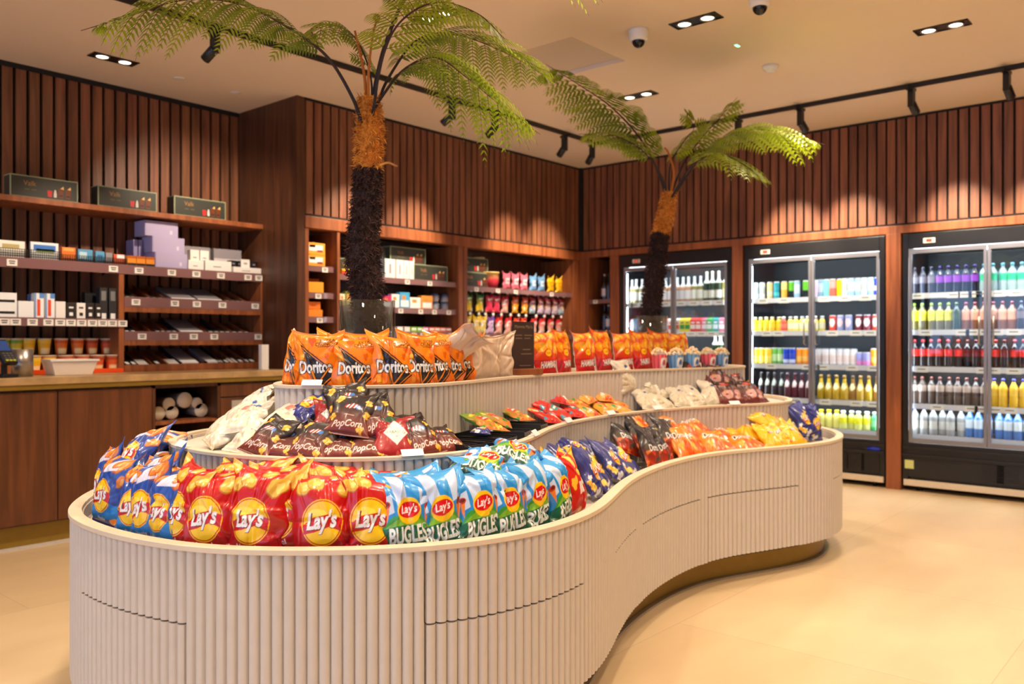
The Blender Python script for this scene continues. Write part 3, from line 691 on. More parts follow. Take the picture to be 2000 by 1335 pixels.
p = at_z(1440, 88, H); o = empty('indicator_light', (p[0], p[1], H)); tag(o, 'tiny green indicator light in the ceiling left of the smoke detector', 'indicator light')
MB().box(-.03, .03, -.012, .012, -.004, 0).build('bezel', 'white', o); MB().box(-.02, .02, -.008, .008, -.006, -.004).build('led', 'green', o)
for u, v, n in ((460, 181, 'right'), (350, 153, 'left')):  # pale discs standing for spots of light on the ceiling
    p = at_z(u, v, H); tag(MB().lathe([(.0001, -.004), (.035, -.004), (.04, 0)], 20, T=Matrix.Translation((p[0], p[1], H))).build('painted_light_spot', 'white'), 'small painted spot of light on the ceiling before the left slatted wall, the %s one' % n, 'painted light spot', 'painted ceiling light spots')
# ------------------------------------------------------------------ printed packets
def bag_mesh(name, w, h, t, art, back=None, seed=0, nu=60, nv=80, mat='foil', curl=0.0, seal=0.045, slump=0.0, jag=1.0, bands=True):
    """a filled film packet standing on its lower seal, front towards -y; art(Art) paints the front"""
    R = random.Random(seed); rn = np.random.RandomState(seed)
    U, V = np.meshgrid(np.linspace(-1, 1, nu), np.linspace(0, 1, nv)); U, V = U.ravel(), V.ravel()
    a = np.clip((V - seal) / (1 - 2 * seal), 0, 1); pv = np.sin(math.pi * np.clip(a, 0, 1) ** 0.85) ** 0.42; pv[(a <= 0) | (a >= 1)] = 0
    pu = np.clip(1 - np.abs(U) ** 2.3, 0, 1) ** 0.62
    th = t / 2 * pv * pu
    def creases(side):
        d = np.zeros_like(U)
        for k in range(int(20 * jag) + 3):
            if k % 3 == 0: x0, y0 = R.uniform(-.95, .95), R.choice((.03, .97)); dx, dy = R.uniform(-.35, .35), (1 if y0 < .5 else -1)
            elif k % 3 == 1: x0, y0 = R.choice((-1, 1)), R.uniform(.05, .95); dx, dy = (1 if x0 < 0 else -1), R.uniform(-.5, .5)
            else: x0, y0 = R.choice((-1, 1)), R.choice((.06, .94)); dx, dy = (-x0), (1 if y0 < .5 else -1) * R.uniform(.5, 1.6)
            L = math.hypot(dx, dy); dx, dy = dx / L, dy / L
            al = (U - x0) * dx + (V - y0) * 1.6 * dy; pe = (U - x0) * dy - (V - y0) * 1.6 * dx
            wd = R.uniform(.035, .11); ln = R.uniform(.4, 1.1); am = R.uniform(-.014, .008) * jag * (t / .07)
            d += am * np.exp(-(pe / wd) ** 2) * np.exp(-(np.clip(al, 0, 9) / ln) ** 2) * (al > -.1)
        d += .0022 * jag * np.sin(U * R.uniform(9, 14) + R.uniform(0, 6)) * np.exp(-np.minimum(a, 1 - a) / .16)
        d += .003 * jag * np.sin(U * R.uniform(2, 5) + V * R.uniform(3, 7) + R.uniform(0, 6))
        return d * np.clip(pv * 1.2, 0, 1) * (np.clip(1 - np.abs(U) ** 6, 0, 1))
    wob = .006 * np.sin(U * 3.1 + seed) * np.clip((V - .8) / .2, 0, 1) + .004 * np.sin(U * 7 + seed * 2) * np.clip((V - .85) / .15, 0, 1)
    cur = curl * np.clip((V - .72) / .28, 0, 1) ** 1.7
    edge = .006 * jag * np.sin(V * 9 + seed) * np.sign(U) * np.abs(U) ** 4 + .005 * jag * np.sin(V * 17 + 2 * seed) * np.abs(U) ** 6
    x = U * w / 2 * (1 - .13 * pv + .0) + edge
    z0 = V * h * (1 - .0 * pv); z = z0 - .35 * cur - slump * V * h * .1 + .012 * jag * math.sin(seed) * U * V
    e1, e2 = R.uniform(.1, 1), R.uniform(.1, 1); tv = np.clip((V - .80) / .20, 0, 1) ** 2; z = z + jag * tv * (.024 * np.abs(U) ** 3 * np.where(U < 0, e1, e2) - .010 * (1 - U ** 2))
    f = -th - creases(0) - .0006; b = th * .9 + creases(1) + .0006
    yf, yb = f + cur + wob, b + cur + wob
    # print, sampled four times for clean edges
    col = 0; du, dv = w / (nu - 1) / 4, h / (nv - 1) / 4
    for ox, oy in ((-du, -dv), (du, -dv), (-du, dv), (du, dv)):
        A = Art(U * w / 2 + ox, V * h + oy, w, h); art(A); col = col + A.c
    col = col / 4
    if bands:
        e = (V < seal * .8) | (V > 1 - seal * .8); col[e] = col[e] * (0.86 + .1 * np.sign(np.sin(V[e] * h * 1400)))[:, None]
    cb = np.tile(np.array(back if back is not None else (.6, .58, .55)), (len(U), 1)) if back != 'same' else col.copy()
    n = len(U); verts = np.vstack([np.c_[x, yf, z], np.c_[x, yb, z]]); cols = np.vstack([col, cb])
    i = np.arange(nu * nv).reshape(nv, nu); q = np.stack([i[:-1, :-1], i[:-1, 1:], i[1:, 1:], i[1:, :-1]], -1).reshape(-1, 4)
    faces = np.vstack([q, q[:, ::-1] + n])
    # close the side and end edges
    rim = []
    for r in (i[:, 0], i[::-1, -1], i[0, ::-1], i[-1, :]): rim += [(r[k], r[k + 1], r[k + 1] + n, r[k] + n) for k in range(len(r) - 1)]
    faces = np.vstack([faces, np.array(rim)])
    me = bpy.data.meshes.new(name); me.vertices.add(len(verts)); me.vertices.foreach_set('co', verts.astype(np.float32).ravel())
    nf = len(faces); me.loops.add(nf * 4); me.loops.foreach_set('vertex_index', faces.astype(np.int32).ravel())
    me.polygons.add(nf); me.polygons.foreach_set('loop_start', np.arange(0, nf * 4, 4, dtype=np.int32)); me.polygons.foreach_set('loop_total', np.full(nf, 4, dtype=np.int32))
    me.polygons.foreach_set('use_smooth', np.ones(nf, dtype=bool)); me.update(calc_edges=True); me.validate()
    ca = me.color_attributes.new('Col', 'FLOAT_COLOR', 'POINT'); arr = np.ones((len(verts), 4), dtype=np.float32); arr[:, :3] = cols; ca.data.foreach_set('color', arr.ravel())
    me.materials.append(M[mat]); return me

WHITE = c(245, 243, 238); YEL = c(250, 200, 20); RED = c(214, 14, 20); DRED = c(165, 8, 16); BLK = c(20, 17, 18)
def logo(A, cx, cy, r, ring=YEL):
    A.disc(cx, cy, r * 1.08, r * 1.08, YEL); A.disc(cx, cy, r * 1.03, r * 1.03, DRED if False else c(200, 12, 18)); A.disc(cx, cy, r * .98, r * .98, YEL)
    A.disc(cx - r * .25, cy + r * .32, r * .5, r * .22, c(255, 225, 70))
    A.poly([(cx - r * 1.02, cy - r * .10), (cx - r * .5, cy + r * .18), (cx + r * .3, cy + r * .30), (cx + r * 1.05, cy + r * .16), (cx + r * 1.0, cy - r * .30), (cx + r * .4, cy - r * .14), (cx - r * .4, cy - r * .34), (cx - r * .95, cy - r * .42)], c(200, 12, 18))
    A.text("Lay's", cx, cy + r * .0, r * 1.06, c(120, 5, 10), .06, .28, 0.10, .78); A.text("Lay's", cx - .006, cy + r * .02, r * 1.06, WHITE, .034, .28, 0.10, .78)
CHIP, CHIPL, CHIPD = c(228, 176, 62), c(246, 214, 112), c(180, 120, 28)
def chip(A, cx, cy, r, rot=0, seed=0, cc=None):
    k = cc or (CHIP, CHIPL, CHIPD); A.disc(cx, cy, r * 1.04, r * .82, k[2], rot, .12, seed); A.disc(cx + r * .03, cy + r * .04, r * .97, r * .74, k[0], rot, .12, seed); A.disc(cx + r * .22, cy - r * .0, r * .5, r * .3, k[1], rot + .5, .25, seed + 1)
def art_red(A):
    A.grad(c(178, 8, 8), c(206, 16, 12)); A.poly([(-.5, 0), (.5, 0), (.5, .34), (.1, .22), (-.2, .3), (-.5, .2)], c(180, 10, 18))
    for q in ((-.45, .95, .10, 2, 6), (.14, .955, .11, .1, 4), (.48, .93, .13, 1, 5), (-.33, .77, .13, .3, 1), (-.15, .83, .135, -.4, 2), (.33, .79, .165, .7, 3), (.46, .03, .10, .3, 7), (-.42, .03, .09, 1, 8)): chip(A, *q)
    logo(A, -.02, .40, .295); A.text('Naturel', -.05, .125, .075, WHITE, 0); A.text('120g', .36, .12, .045, WHITE, .01)
def art_blue(A):
    A.grad(c(38, 46, 128), c(50, 92, 178)); o = (c(226, 128, 40), c(250, 178, 92), c(190, 90, 22))
    A.poly([(-.5, .28), (.0, .36), (.5, .28), (.5, .12), (-.5, .08)], c(28, 120, 190))
    for q in ((-.33, .80, .16, .3, 1), (.30, .82, .18, .7, 3), (.05, .93, .15, .1, 4), (.42, .60, .11, 1, 5), (-.45, .93, .14, 2, 6), (.40, .06, .13, .3, 7)): chip(A, *q, cc=o)
    A.poly([(-.2, .70), (.3, .74), (.2, .98), (-.1, .96)], c(220, 220, 236)); chip(A, .22, .86, .15, .2, 9, o)
    logo(A, -.04, .40, .29); A.text('Paprika', .0, .10, .075, WHITE, 0)
def art_bugles(A):
    A.grad(c(22, 128, 204), c(44, 150, 222)); A.poly([(-.5, .66), (-.1, .84), (.16, .66), (.5, .80), (.5, 1), (-.5, 1)], c(60, 160, 226))
    for p in ([(-.34, .96), (-.12, .99), (-.02, .62), (-.2, .56)], [(.14, .90), (.36, .98), (.34, .62), (.2, .58)], [(-.44, .66), (-.3, .7), (-.26, .5), (-.4, .46)]): A.poly(p, c(196, 214, 238))
    x = A.x / A.w; y = A.y / A.h; A.fill(y < .52 - 1.1 * x * x + .03 * np.sin(x * 14), c(60, 150, 50)); A.fill(y < .46 - .9 * x * x, c(120, 176, 40)); A.fill(y < .36 - .3 * x * x, c(14, 96, 62)); A.fill(y < .15, c(10, 70, 62))
    for sx, a in ((.34, .3), (-.40, -.35)):
        A.poly([(sx - .07, .56), (sx + .06, .60), (sx - .02 - a * .1, .37)], c(235, 130, 40)); A.disc(sx, .58, .075, .05, c(190, 60, 24), .3); A.disc(sx + .01, .585, .045, .028, c(110, 30, 18), .3)
    A.disc(.0, .52, .21, .20, YEL); A.disc(.0, .53, .19, .12, RED, .15); A.text("Lay's", .0, .53, .17, WHITE, .02, .2, .12, .85)
    for dx, dy, cc in ((.014, -.010, c(12, 40, 34)), (.0, .0, c(240, 244, 232))): A.text('BUGLES', dx, .255 + dy, .27, cc, .035, 0, .13, .54)
def art_doritos(A):
    A.grad(c(238, 112, 14), c(250, 146, 20)); A.patches(3, [c(252, 160, 40), c(228, 96, 12)], 7, .05, .12, 0, 1)
    def tri(k, col): A.poly([(-.30 - .05 * k, .70 + .07 * k), (.40 + .09 * k, .30 + .01 * k), (.02, .03 - .07 * k)], col)
    tri(1.0, BLK); tri(.45, c(248, 140, 22)); tri(.1, BLK); tri(-.35, c(36, 34, 40))
    for dx, dy in ((.012, -.008), (-.010, .006), (.012, .006), (-.01, -.008)): A.text('Doritos', dx, .40 + dy, .26, BLK, .045, 0, .04, .68)
    A.text('Doritos', 0, .40, .25, WHITE, .03, 0, .04, .68); A.poly([(-.12, .33), (-.05, .35), (.03, .15), (.27, .40), (.33, .40), (.02, .04)], BLK); A.poly([(-.10, .33), (-.06, .34), (.03, .125), (.28, .39), (.31, .39), (.02, .07)], c(248, 146, 40))
    A.text('EXTRA', .24, .86, .07, BLK, .02, .1, .12); A.text('CRUNCHY', .24, .80, .075, BLK, .02, .1, .12); A.band(.24, .755, .2, .006, BLK, rot=.12)
def art_hamkas(A):
    A.grad(c(200, 22, 20), c(238, 96, 22), .1, .9)
    for i, q in enumerate(((-.3, .62, .19), (.04, .66, .2), (.36, .6, .18), (-.2, .88, .16), (.22, .9, .17), (.42, .84, .12), (-.42, .8, .12))): chip(A, *q, rot=i, seed=i, cc=(c(245, 160, 24), c(255, 205, 60), c(222, 100, 20)))
    A.disc(-.05, .50, .15, .12, c(200, 12, 18)); A.disc(-.05, .50, .125, .10, YEL); A.text("Lay's", -.05, .5, .09, RED, .02)
    A.fill(A.y / A.h < .36, c(196, 16, 20)); A.fill(A.y / A.h < .10, c(226, 60, 20))
    A.text("HAMKA'S", .012, .262, .20, BLK, .03, 0, .06, .56); A.text("HAMKA'S", 0, .27, .20, WHITE, .03, 0, .06, .56)
def art_darkpop(A):
    A.grad(c(126, 48, 34), c(40, 28, 26), .15, .55)
    for i, (x, y) in enumerate(((-.34, .74), (.36, .70), (.40, .42), (-.40, .34), (-.30, .80), (.30, .12))):
        for k in range(4): A.disc(x + .045 * math.cos(k * 1.6 + i), y + .045 * math.sin(k * 1.6 + i), .042, .038, [c(232, 168, 40), c(250, 200, 80)][k % 2], k, .2, k)
    for k in range(7):
        x = -.17 + .045 * k; A.disc(x + .03, .58, .020, .085 - .012 * abs(k - 3), [c(206, 40, 44), c(235, 232, 230)][k % 2], -.5)
    A.disc(.16, .56, .06, .055, c(70, 120, 190)); A.band(0, .37, .12, .010, c(200, 170, 150)); A.text('PopCorn', 0, .18, .20, c(240, 220, 205), .015, .3, .08, .9)
def art_tabasco(A):
    A.grad(c(170, 14, 24), c(150, 16, 26)); A.poly([(-.3, .5), (0, .78), (.3, .5), (0, .22)], c(236, 232, 220)); A.poly([(-.33, .86), (-.1, .97), (.12, .84), (-.1, .72)], c(24, 76, 52)); A.text('TABASCO', 0, .5, .075, c(60, 130, 80), .01)
    A.patches(8, [c(205, 90, 70), c(228, 190, 160)], 9, .02, .05, 0, 1)
def art_white(A):
    A.grad(c(226, 214, 186), c(232, 224, 204)); A.patches(4, [c(240, 232, 208), c(214, 196, 156), c(244, 240, 226)], 46, .02, .07, .0, .6); A.disc(.15, .74, .14, .06, c(70, 100, 160), .1)
def art_whitepink(A):
    art_white(A); A.disc(-.1, .72, .17, .12, c(222, 130, 120)); A.patches(9, [c(236, 180, 160), c(238, 226, 190)], 14, .03, .07, .5, 1)
def art_mixred(A):
    A.grad(c(206, 28, 24), c(220, 50, 30)); A.patches(21, [c(240, 200, 60), c(238, 236, 226), c(30, 130, 80), c(230, 60, 40), c(70, 160, 190)], 16, .04, .12); A.disc(0, .55, .22, .14, c(40, 150, 150)); A.band(0, .55, .12, .04, WHITE)
def art_mixgreen(A):
    A.grad(c(228, 120, 40), c(70, 150, 50)); A.patches(31, [c(242, 210, 60), c(40, 140, 60), c(236, 90, 40), c(245, 235, 200)], 18, .04, .12); A.disc(0, .5, .24, .13, c(226, 60, 40)); A.band(0, .5, .12, .03, WHITE)
def art_mixyel(A):
    A.grad(c(240, 150, 40), c(248, 196, 70)); A.patches(41, [c(250, 220, 90), c(226, 70, 40), c(240, 236, 220), c(80, 160, 70)], 14, .04, .12); A.disc(0, .6, .26, .15, c(220, 40, 30)); A.band(0, .6, .14, .03, WHITE)
def art_darkred(A):
    A.grad(c(120, 52, 46), c(52, 26, 26), .2, .7); A.disc(.0, .34, .26, .18, c(206, 150, 140), .2, .15); A.patches(12, [c(150, 34, 30), c(214, 160, 60), c(180, 110, 100)], 9, .03, .08, .2, 1); A.disc(-.05, .74, .22, .08, c(190, 60, 40), .2)
def art_redyel(A):
    A.grad(c(206, 34, 18), c(214, 30, 20)); A.patches(51, [c(248, 190, 50), c(250, 214, 96), c(236, 110, 30)], 9, .08, .17); A.poly([(-.1, .3), (.2, .34), (.16, .5), (-.08, .5)], c(235, 226, 215)); A.disc(.1, .66, .12, .09, c(250, 210, 60))
def art_blueyel(A):
    A.grad(c(44, 48, 116), c(58, 66, 140)); A.patches(61, [c(248, 190, 60), c(250, 214, 96), c(226, 226, 236), c(60, 70, 150)], 14, .05, .14); logo(A, 0, .45, .22)
def art_crunch(A):
    A.grad(c(190, 52, 20), c(52, 46, 46), .1, .45); A.patches(71, [c(206, 60, 26), c(228, 120, 40), c(80, 72, 60)], 8, .05, .11, .0, .5); A.disc(.3, .86, .06, .05, c(200, 190, 90)); A.text('Doritos', 0, .42, .20, BLK, .05, 0, .1, .7); A.text('Doritos', 0, .425, .20, WHITE, .02, 0, .1, .7)
def art_dori2(A):
    A.grad(c(240, 118, 16), c(248, 146, 24)); A.patches(81, [c(226, 70, 14), c(252, 176, 50)], 8, .06, .14)
    A.text('Doritos', .01, .64, .20, BLK, .05, 0, .05, .8); A.text('Doritos', 0, .65, .2, WHITE, .02, 0, .05, .8); A.disc(.1, .3, .2, .16, c(226, 92, 20), .4, .2)
def art_yellow(A):
    A.grad(c(238, 178, 14), c(250, 206, 28)); A.patches(91, [c(252, 222, 70), c(228, 160, 12)], 8, .07, .16); logo(A, 0, .55, .20); A.disc(.25, .2, .1, .07, c(220, 120, 20))
def art_orangebox(A):
    A.grad(c(244, 150, 30), c(250, 176, 40))

KIND = {}
def kind(key, variants, w, h, t, art, back=None, res=(60, 80), **kw):
    KIND[key] = [bag_mesh(key, w, h, t, art, back, seed=11 * len(KIND) + v * 7 + 3, nu=res[0], nv=res[1], **{k: (x[v] if isinstance(x, (list, tuple)) else x) for k, x in kw.items()}) for v in range(variants)]
kind('red', 3, .205, .262, .085, art_red, c(190, 30, 30), (120, 170), curl=[.05, .02, .075])
kind('blue', 3, .18, .25, .08, art_blue, c(60, 70, 150), (90, 130), curl=[.05, .02, .06])
kind('bugles', 3, .188, .25, .08, art_bugles, c(60, 150, 215), (110, 160), curl=[.045, .02, .06])
kind('doritos', 3, .182, .215, .075, art_doritos, c(222, 196, 170), (110, 130), curl=[.02, .0, .03])
kind('hamkas', 2, .17, .24, .07, art_hamkas, c(214, 206, 196), (70, 90), curl=[.02, .0])
kind('darkpop', 3, .155, .175, .055, art_darkpop, c(60, 36, 30), (90, 100), mat='matte', jag=.6)
kind('tabasco', 1, .155, .175, .055, art_tabasco, c(140, 24, 30), (70, 80), mat='matte', jag=.6)
kind('white', 2, .15, .19, .055, art_white, c(224, 218, 206), (60, 70), mat='matte'); kind('whitepink', 1, .15, .19, .055, art_whitepink, c(224, 218, 206), (60, 70), mat='matte')
kind('mixred', 2, .14, .17, .035, art_mixred, c(200, 60, 50), (50, 60)); kind('mixgreen', 2, .14, .17, .035, art_mixgreen, c(90, 150, 60), (50, 60)); kind('mixyel', 2, .14, .18, .035, art_mixyel, c(240, 170, 60), (50, 60))
kind('darkred', 2, .16, .18, .055, art_darkred, c(70, 36, 34), (60, 70)); kind('redyel', 2, .165, .22, .07, art_redyel, c(206, 60, 40), (60, 80)); kind('blueyel', 2, .165, .22, .07, art_blueyel, c(70, 76, 140), (60, 80))
kind('crunch', 2, .165, .22, .06, art_crunch, c(60, 54, 52), (60, 80)); kind('dori2', 2, .165, .22, .06, art_dori2, c(236, 120, 30), (60, 80)); kind('yellow', 2, .165, .22, .07, art_yellow, c(244, 190, 30), (60, 80))
LOOK = {'red': 'red crisps bag with yellow logo', 'blue': 'blue crisps bag with yellow logo', 'bugles': 'sky blue corn snack bag', 'doritos': 'orange tortilla bag with black triangle',
        'hamkas': 'red orange crisps bag with white lettering', 'darkpop': 'dark brown popcorn bag with gold kernels', 'tabasco': 'red snack bag with white diamond', 'white': 'cream white popcorn bag', 'whitepink': 'cream popcorn bag with pink print',
        'mixred': 'red sweets packet', 'mixgreen': 'green and orange sweets packet', 'mixyel': 'yellow orange sweets packet', 'darkred': 'dark red and brown snack bag', 'redyel': 'red and yellow crisps bag', 'blueyel': 'navy and yellow crisps bag',
        'crunch': 'charcoal and red snack bag', 'dori2': 'orange tortilla bag with white lettering', 'yellow': 'yellow crisps bag'}
NAME = {'mixred': 'sweets_packet', 'mixgreen': 'sweets_packet', 'mixyel': 'sweets_packet', 'darkpop': 'popcorn_bag', 'white': 'popcorn_bag', 'whitepink': 'popcorn_bag', 'tabasco': 'snack_bag', 'crunch': 'snack_bag', 'darkred': 'snack_bag', 'bugles': 'snack_bag'}
TIER = {1: (C1, Z1, D1, .046), 2: (C2, Z2, D2, .034), 3: (C3, Z3, D3, .034)}
TW = {1: 'lowest tier', 2: 'middle tier', 3: 'top tier'}
VI = {}
def bag(key, tier, u, inset, lift=0.0, tilt=10, roll=0, yaw=0, place='', var=None, lie=None, sc_=1.0):
    """a packet whose column in the picture at rim level is u; inset from the inside of the rim; tilt leans it back, lie lays it down (degrees)"""
    C, Z, Dk, rw = TIER[tier]; i = C.find(u, Z); n = C.nrm(i); p = C.at(i, -(rw + inset), Dk + lift)
    VI[key] = VI.get(key, -1) + 1; me = KIND[key][VI[key] % len(KIND[key]) if var is None else var]
    fa = math.atan2(n[1], n[0]) + math.pi / 2 + math.radians(yaw)
    rot = Matrix.Rotation(fa, 4, 'Z') @ Matrix.Rotation(-math.radians(tilt if lie is None else lie), 4, 'X') @ Matrix.Rotation(math.radians(roll), 4, 'Y')
    o = link(NAME.get(key, 'crisps_bag'), me); o.matrix_world = Matrix.Translation(p) @ rot @ Matrix.Scale(sc_, 4)
    # rest on the deck whatever the pose
    zs = np.zeros(len(me.vertices) * 3, dtype=np.float32); me.vertices.foreach_get('co', zs); Rm = np.array((rot @ Matrix.Scale(sc_, 4)).to_3x3()); zmin = (zs.reshape(-1, 3) @ Rm.T)[:, 2].min()
    T_ = Matrix.Translation((p[0], p[1], p[2] - zmin + .0015)); o.matrix_world = T_ @ rot @ Matrix.Scale(sc_, 4)
    reg(o, LOOK[key], place, NAME.get(key, 'crisps_bag').replace('_', ' ') if key != 'mixred' else 'sweets packet', LOOK[key].split(' with')[0] + 's on the ' + TW[tier]); return o
def bag_at(key, lobe, t, r, tier, lift=0.0, lie=10, roll=0, yaw=0, place='', var=None, sc_=1.0):
    """like bag(), placed round a lobe centre: t degrees from the island's long axis, r from the centre"""
    cs, sg = ((-.06, -1), (2.65, 1))[lobe]; a = math.radians(t); p = isl(cs + sg * r * math.cos(a), r * math.sin(a), TIER[tier][2] + lift); ctr = isl(cs, 0, 0); n = p - ctr
    VI[key] = VI.get(key, -1) + 1; me = KIND[key][VI[key] % len(KIND[key]) if var is None else var]
    fa = math.atan2(n[1], n[0]) + math.pi / 2 + math.radians(yaw)
    rot = Matrix.Rotation(fa, 4, 'Z') @ Matrix.Rotation(-math.radians(lie), 4, 'X') @ Matrix.Rotation(math.radians(roll), 4, 'Y')
    zs = np.zeros(len(me.vertices) * 3, dtype=np.float32); me.vertices.foreach_get('co', zs); zmin = (zs.reshape(-1, 3) @ np.array((rot @ Matrix.Scale(sc_, 4)).to_3x3()).T)[:, 2].min()
    o = link(NAME.get(key, 'crisps_bag'), me); o.matrix_world = Matrix.Translation((p[0], p[1], p[2] - zmin + .0015)) @ rot @ Matrix.Scale(sc_, 4)
    reg(o, LOOK[key], place, NAME.get(key, 'crisps_bag').replace('_', ' '), LOOK[key].split(' with')[0] + 's on the ' + TW[tier]); return o
FR = 'at the front rim'; BK = 'in the lowest tier second row'; PL = 'lying on the others'
# lowest tier, left to right
for u, yw, ro in ((200, 14, 4), (232, 5, -8), (258, 0, 5)): bag('blue', 1, u, .05, 0, 9, ro, yw, FR)
for t, r, ly, ro, lf in ((-20, .90, 9, 4, 0), (-33, .90, 8, -6, 0), (-46, .90, 9, 5, 0), (-60, .90, 9, -4, 0), (-12, .80, 22, -8, .01), (-38, .80, 24, 10, .01), (-54, .80, 20, -8, 0), (-24, .85, 40, -14, .11), (-44, .85, 42, 16, .10)): bag_at('blue', 0, t, r, 1, lf, ly, ro, 20, 'heaped at the left end')
for u, ro, yw, v, inn in ((296, 3, -14, 1, .058), (366, -2, 6, 0, .045), (466, 2, -4, 1, .05), (528, -9, -10, 1, .075), (621, 1, 2, 0, .045), (722, 2, 5, 2, .048)): bag('red', 1, u, inn, 0, 9, ro, yw, FR, v)
for u, ro, lf, ti in ((330, 6, .02, 24), (410, -12, .03, 30), (470, 4, .0, 20), (540, -4, .0, 26), (605, 9, .0, 20), (672, -6, .0, 22), (742, 8, .015, 30)): bag('red', 1, u, .15, lf, ti, ro, ro * 2, BK)
for u, ro, yw in ((806, 2, 4), (888, -2, 3), (968, 3, 2), (1036, -2, 0), (1094, 2, 5), (1146, -3, 4)): bag('bugles', 1, u, .046, 0, 9, ro, yw, FR)
for u, ro in ((810, 4), (872, -5), (930, 3)): bag('bugles', 1, u, .145, 0, 20, ro, 0, BK)
bag('bugles', 1, 985, .12, .16, 0, 52, 0, PL, 1, lie=68); bag('bugles', 1, 1070, .13, .175, 0, 60, 0, PL, 0, lie=66); bag('bugles', 1, 1040, .15, .05, 18, 3, 0, BK); bag('bugles', 1, 1105, .15, .05, 20, 3, 0, BK)
for u, ins, lf, ti, ro in ((1180, .05, .0, 16, 8), (1197, .06, .0, 28, -10), (1170, .16, .05, 34, 18), (1190, .15, .07, 50, -14), (1205, .13, .02, 40, 4)): bag('redyel', 1, u, ins, lf, 0, ro, 0, 'beside the sky blue bags', lie=ti)
for u, ins, lf, ti, ro in ((1216, .05, 0, 26, 8), (1236, .05, 0, 44, -12), (1258, .05, 0, 42, 14), (1284, .05, 0, 48, -8), (1222, .15, .05, 52, 24), (1246, .15, .05, 56, -24), (1272, .15, .04, 58, 14), (1206, .14, .06, 50, -24), (1232, .16, .09, 64, 60)): bag('blueyel', 1, u, ins, lf, 0, ro, 0, 'where the island curves inwards', lie=ti)
for u, ins, lf, ti, ro in ((1318, .05, 0, 26, 10), (1345, .06, 0, 30, -8), (1312, .16, .05, 45, 25), (1340, .16, .07, 40, 8), (1368, .10, .03, 35, 12)): bag('crunch', 1, u, ins, lf, 0, ro, 0, 'leaning beside the orange bags', lie=ti)
for u, ins, lf, ti, ro in ((1375, .04, 0, 40, 10), (1402, .045, 0, 46, -12), (1430, .04, 0, 56, 20), (1462, .04, 0, 64, -10), (1492, .04, 0, 66, 15), (1520, .05, 0, 66, -14), (1385, .14, .08, 50, 12), (1352, .19, .12, 48, -14), (1410, .16, .07, 58, 22), (1440, .16, .08, 56, -18), (1470, .17, .03, 64, 30), (1498, .16, .02, 66, 8)): bag('dori2', 1, u, ins, lf, 0, ro, 0, 'heaped on the lowest tier', lie=ti)
for u, ins, lf, ti, ro in ((1548, .05, 0, 52, 12), (1572, .05, 0, 48, -10), (1596, .06, 0, 50, 14), (1614, .08, 0, 52, -8), (1530, .17, .04, 64, 24), (1560, .19, .07, 64, 60), (1590, .17, .10, 62, -30), (1612, .19, .08, 58, 10), (1500, .20, .04, 66, 20)): bag('yellow', 1, u, ins, lf, 0, ro, 0, 'at the lowest tier right end', lie=ti)
for t, r, lf, ly, ro in ((70, .86, 0, 12, 4), (58, .88, 0, 10, -6), (46, .88, 0, 12, 6), (80, .84, .04, 30, -10), (34, .88, 0, 12, 0)): bag_at('blueyel', 1, t, r, 1, lf, ly, ro, -30, 'at the far right end')
# middle tier
for t, r, lf, ly, ro, k in ((-22, .575, 0, 58, 20, 'white'), (-46, .57, 0, 52, -14, 'white'), (2, .575, 0, 60, 10, 'white'), (22, .575, 0, 56, -10, 'white'), (-64, .56, 0, 40, 14, 'white'), (-10, .50, .05, 62, -20, 'whitepink'), (-36, .50, .06, 56, 30, 'white'), (-58, .49, .09, 56, 24, 'whitepink'), (-80, .50, .05, 44, 10, 'white'), (8, .50, .05, 60, 24, 'whitepink')): bag_at(k, 0, t, r, 2, lf, ly, ro, 20, 'at the middle tier left end')
bag('blueyel', 2, 462, .22, .10, 0, 20, 0, 'behind the cream popcorn bags', lie=60, sc_=.8)
for u, ins, lf, ti, ro, pl in ((462, .03, 0, 50, 14, 0), (507, .03, 0, 64, -4, 0), (572, .03, 0, 52, 10, 0), (645, .03, 0, 64, -3, 0), (718, .03, 0, 63, 4, 0), (856, .03, 0, 48, -8, 0), (915, .04, 0, 66, 8, 0),
                          (665, .09, .065, 42, 10, 1), (752, .10, .055, 42, -10, 1), (672, .15, .10, 44, -10, 1), (530, .14, .02, 66, 14, 1), (805, .14, .02, 66, -10, 1), (838, .17, .03, 62, 12, 1), (600, .15, .03, 55, 6, 1)):
    bag('darkpop', 2, u, ins, lf, 0, ro, 0, ['at the middle rim', 'on top of the heap'][pl], lie=ti)
bag('tabasco', 2, 787, .035, 0, 0, 3, 0, 'at the middle rim', lie=42); bag('tabasco', 2, 612, .17, .06, 0, -6, 0, 'behind the dark popcorn bags', lie=50)
for u, ins, lf, ti, ro, k in ((1040, .10, .03, 72, 30, 'mixgreen'), (1066, .11, .03, 70, -20, 'mixgreen'), (1090, .10, .03, 72, 10, 'mixgreen'), (1122, .05, 0, 66, 14, 'mixred'), (1146, .05, .0, 62, -18, 'mixred'), (1168, .05, .0, 66, 20, 'mixred'), (1135, .12, .05, 64, -10, 'mixred'), (1160, .13, .06, 60, 24, 'mixred'),
                         (1196, .05, 0, 64, -8, 'mixyel'), (1222, .05, 0, 66, 14, 'mixyel'), (1250, .05, 0, 68, -12, 'mixyel'), (1188, .13, .05, 66, 18, 'mixgreen'), (1214, .13, .06, 66, -14, 'mixyel'), (1240, .13, .06, 64, 10, 'mixyel'), (1264, .12, .02, 68, 0, 'mixyel')):
    bag(k, 2, u, ins, lf, 0, ro, 0, 'right of the black racks', lie=ti)
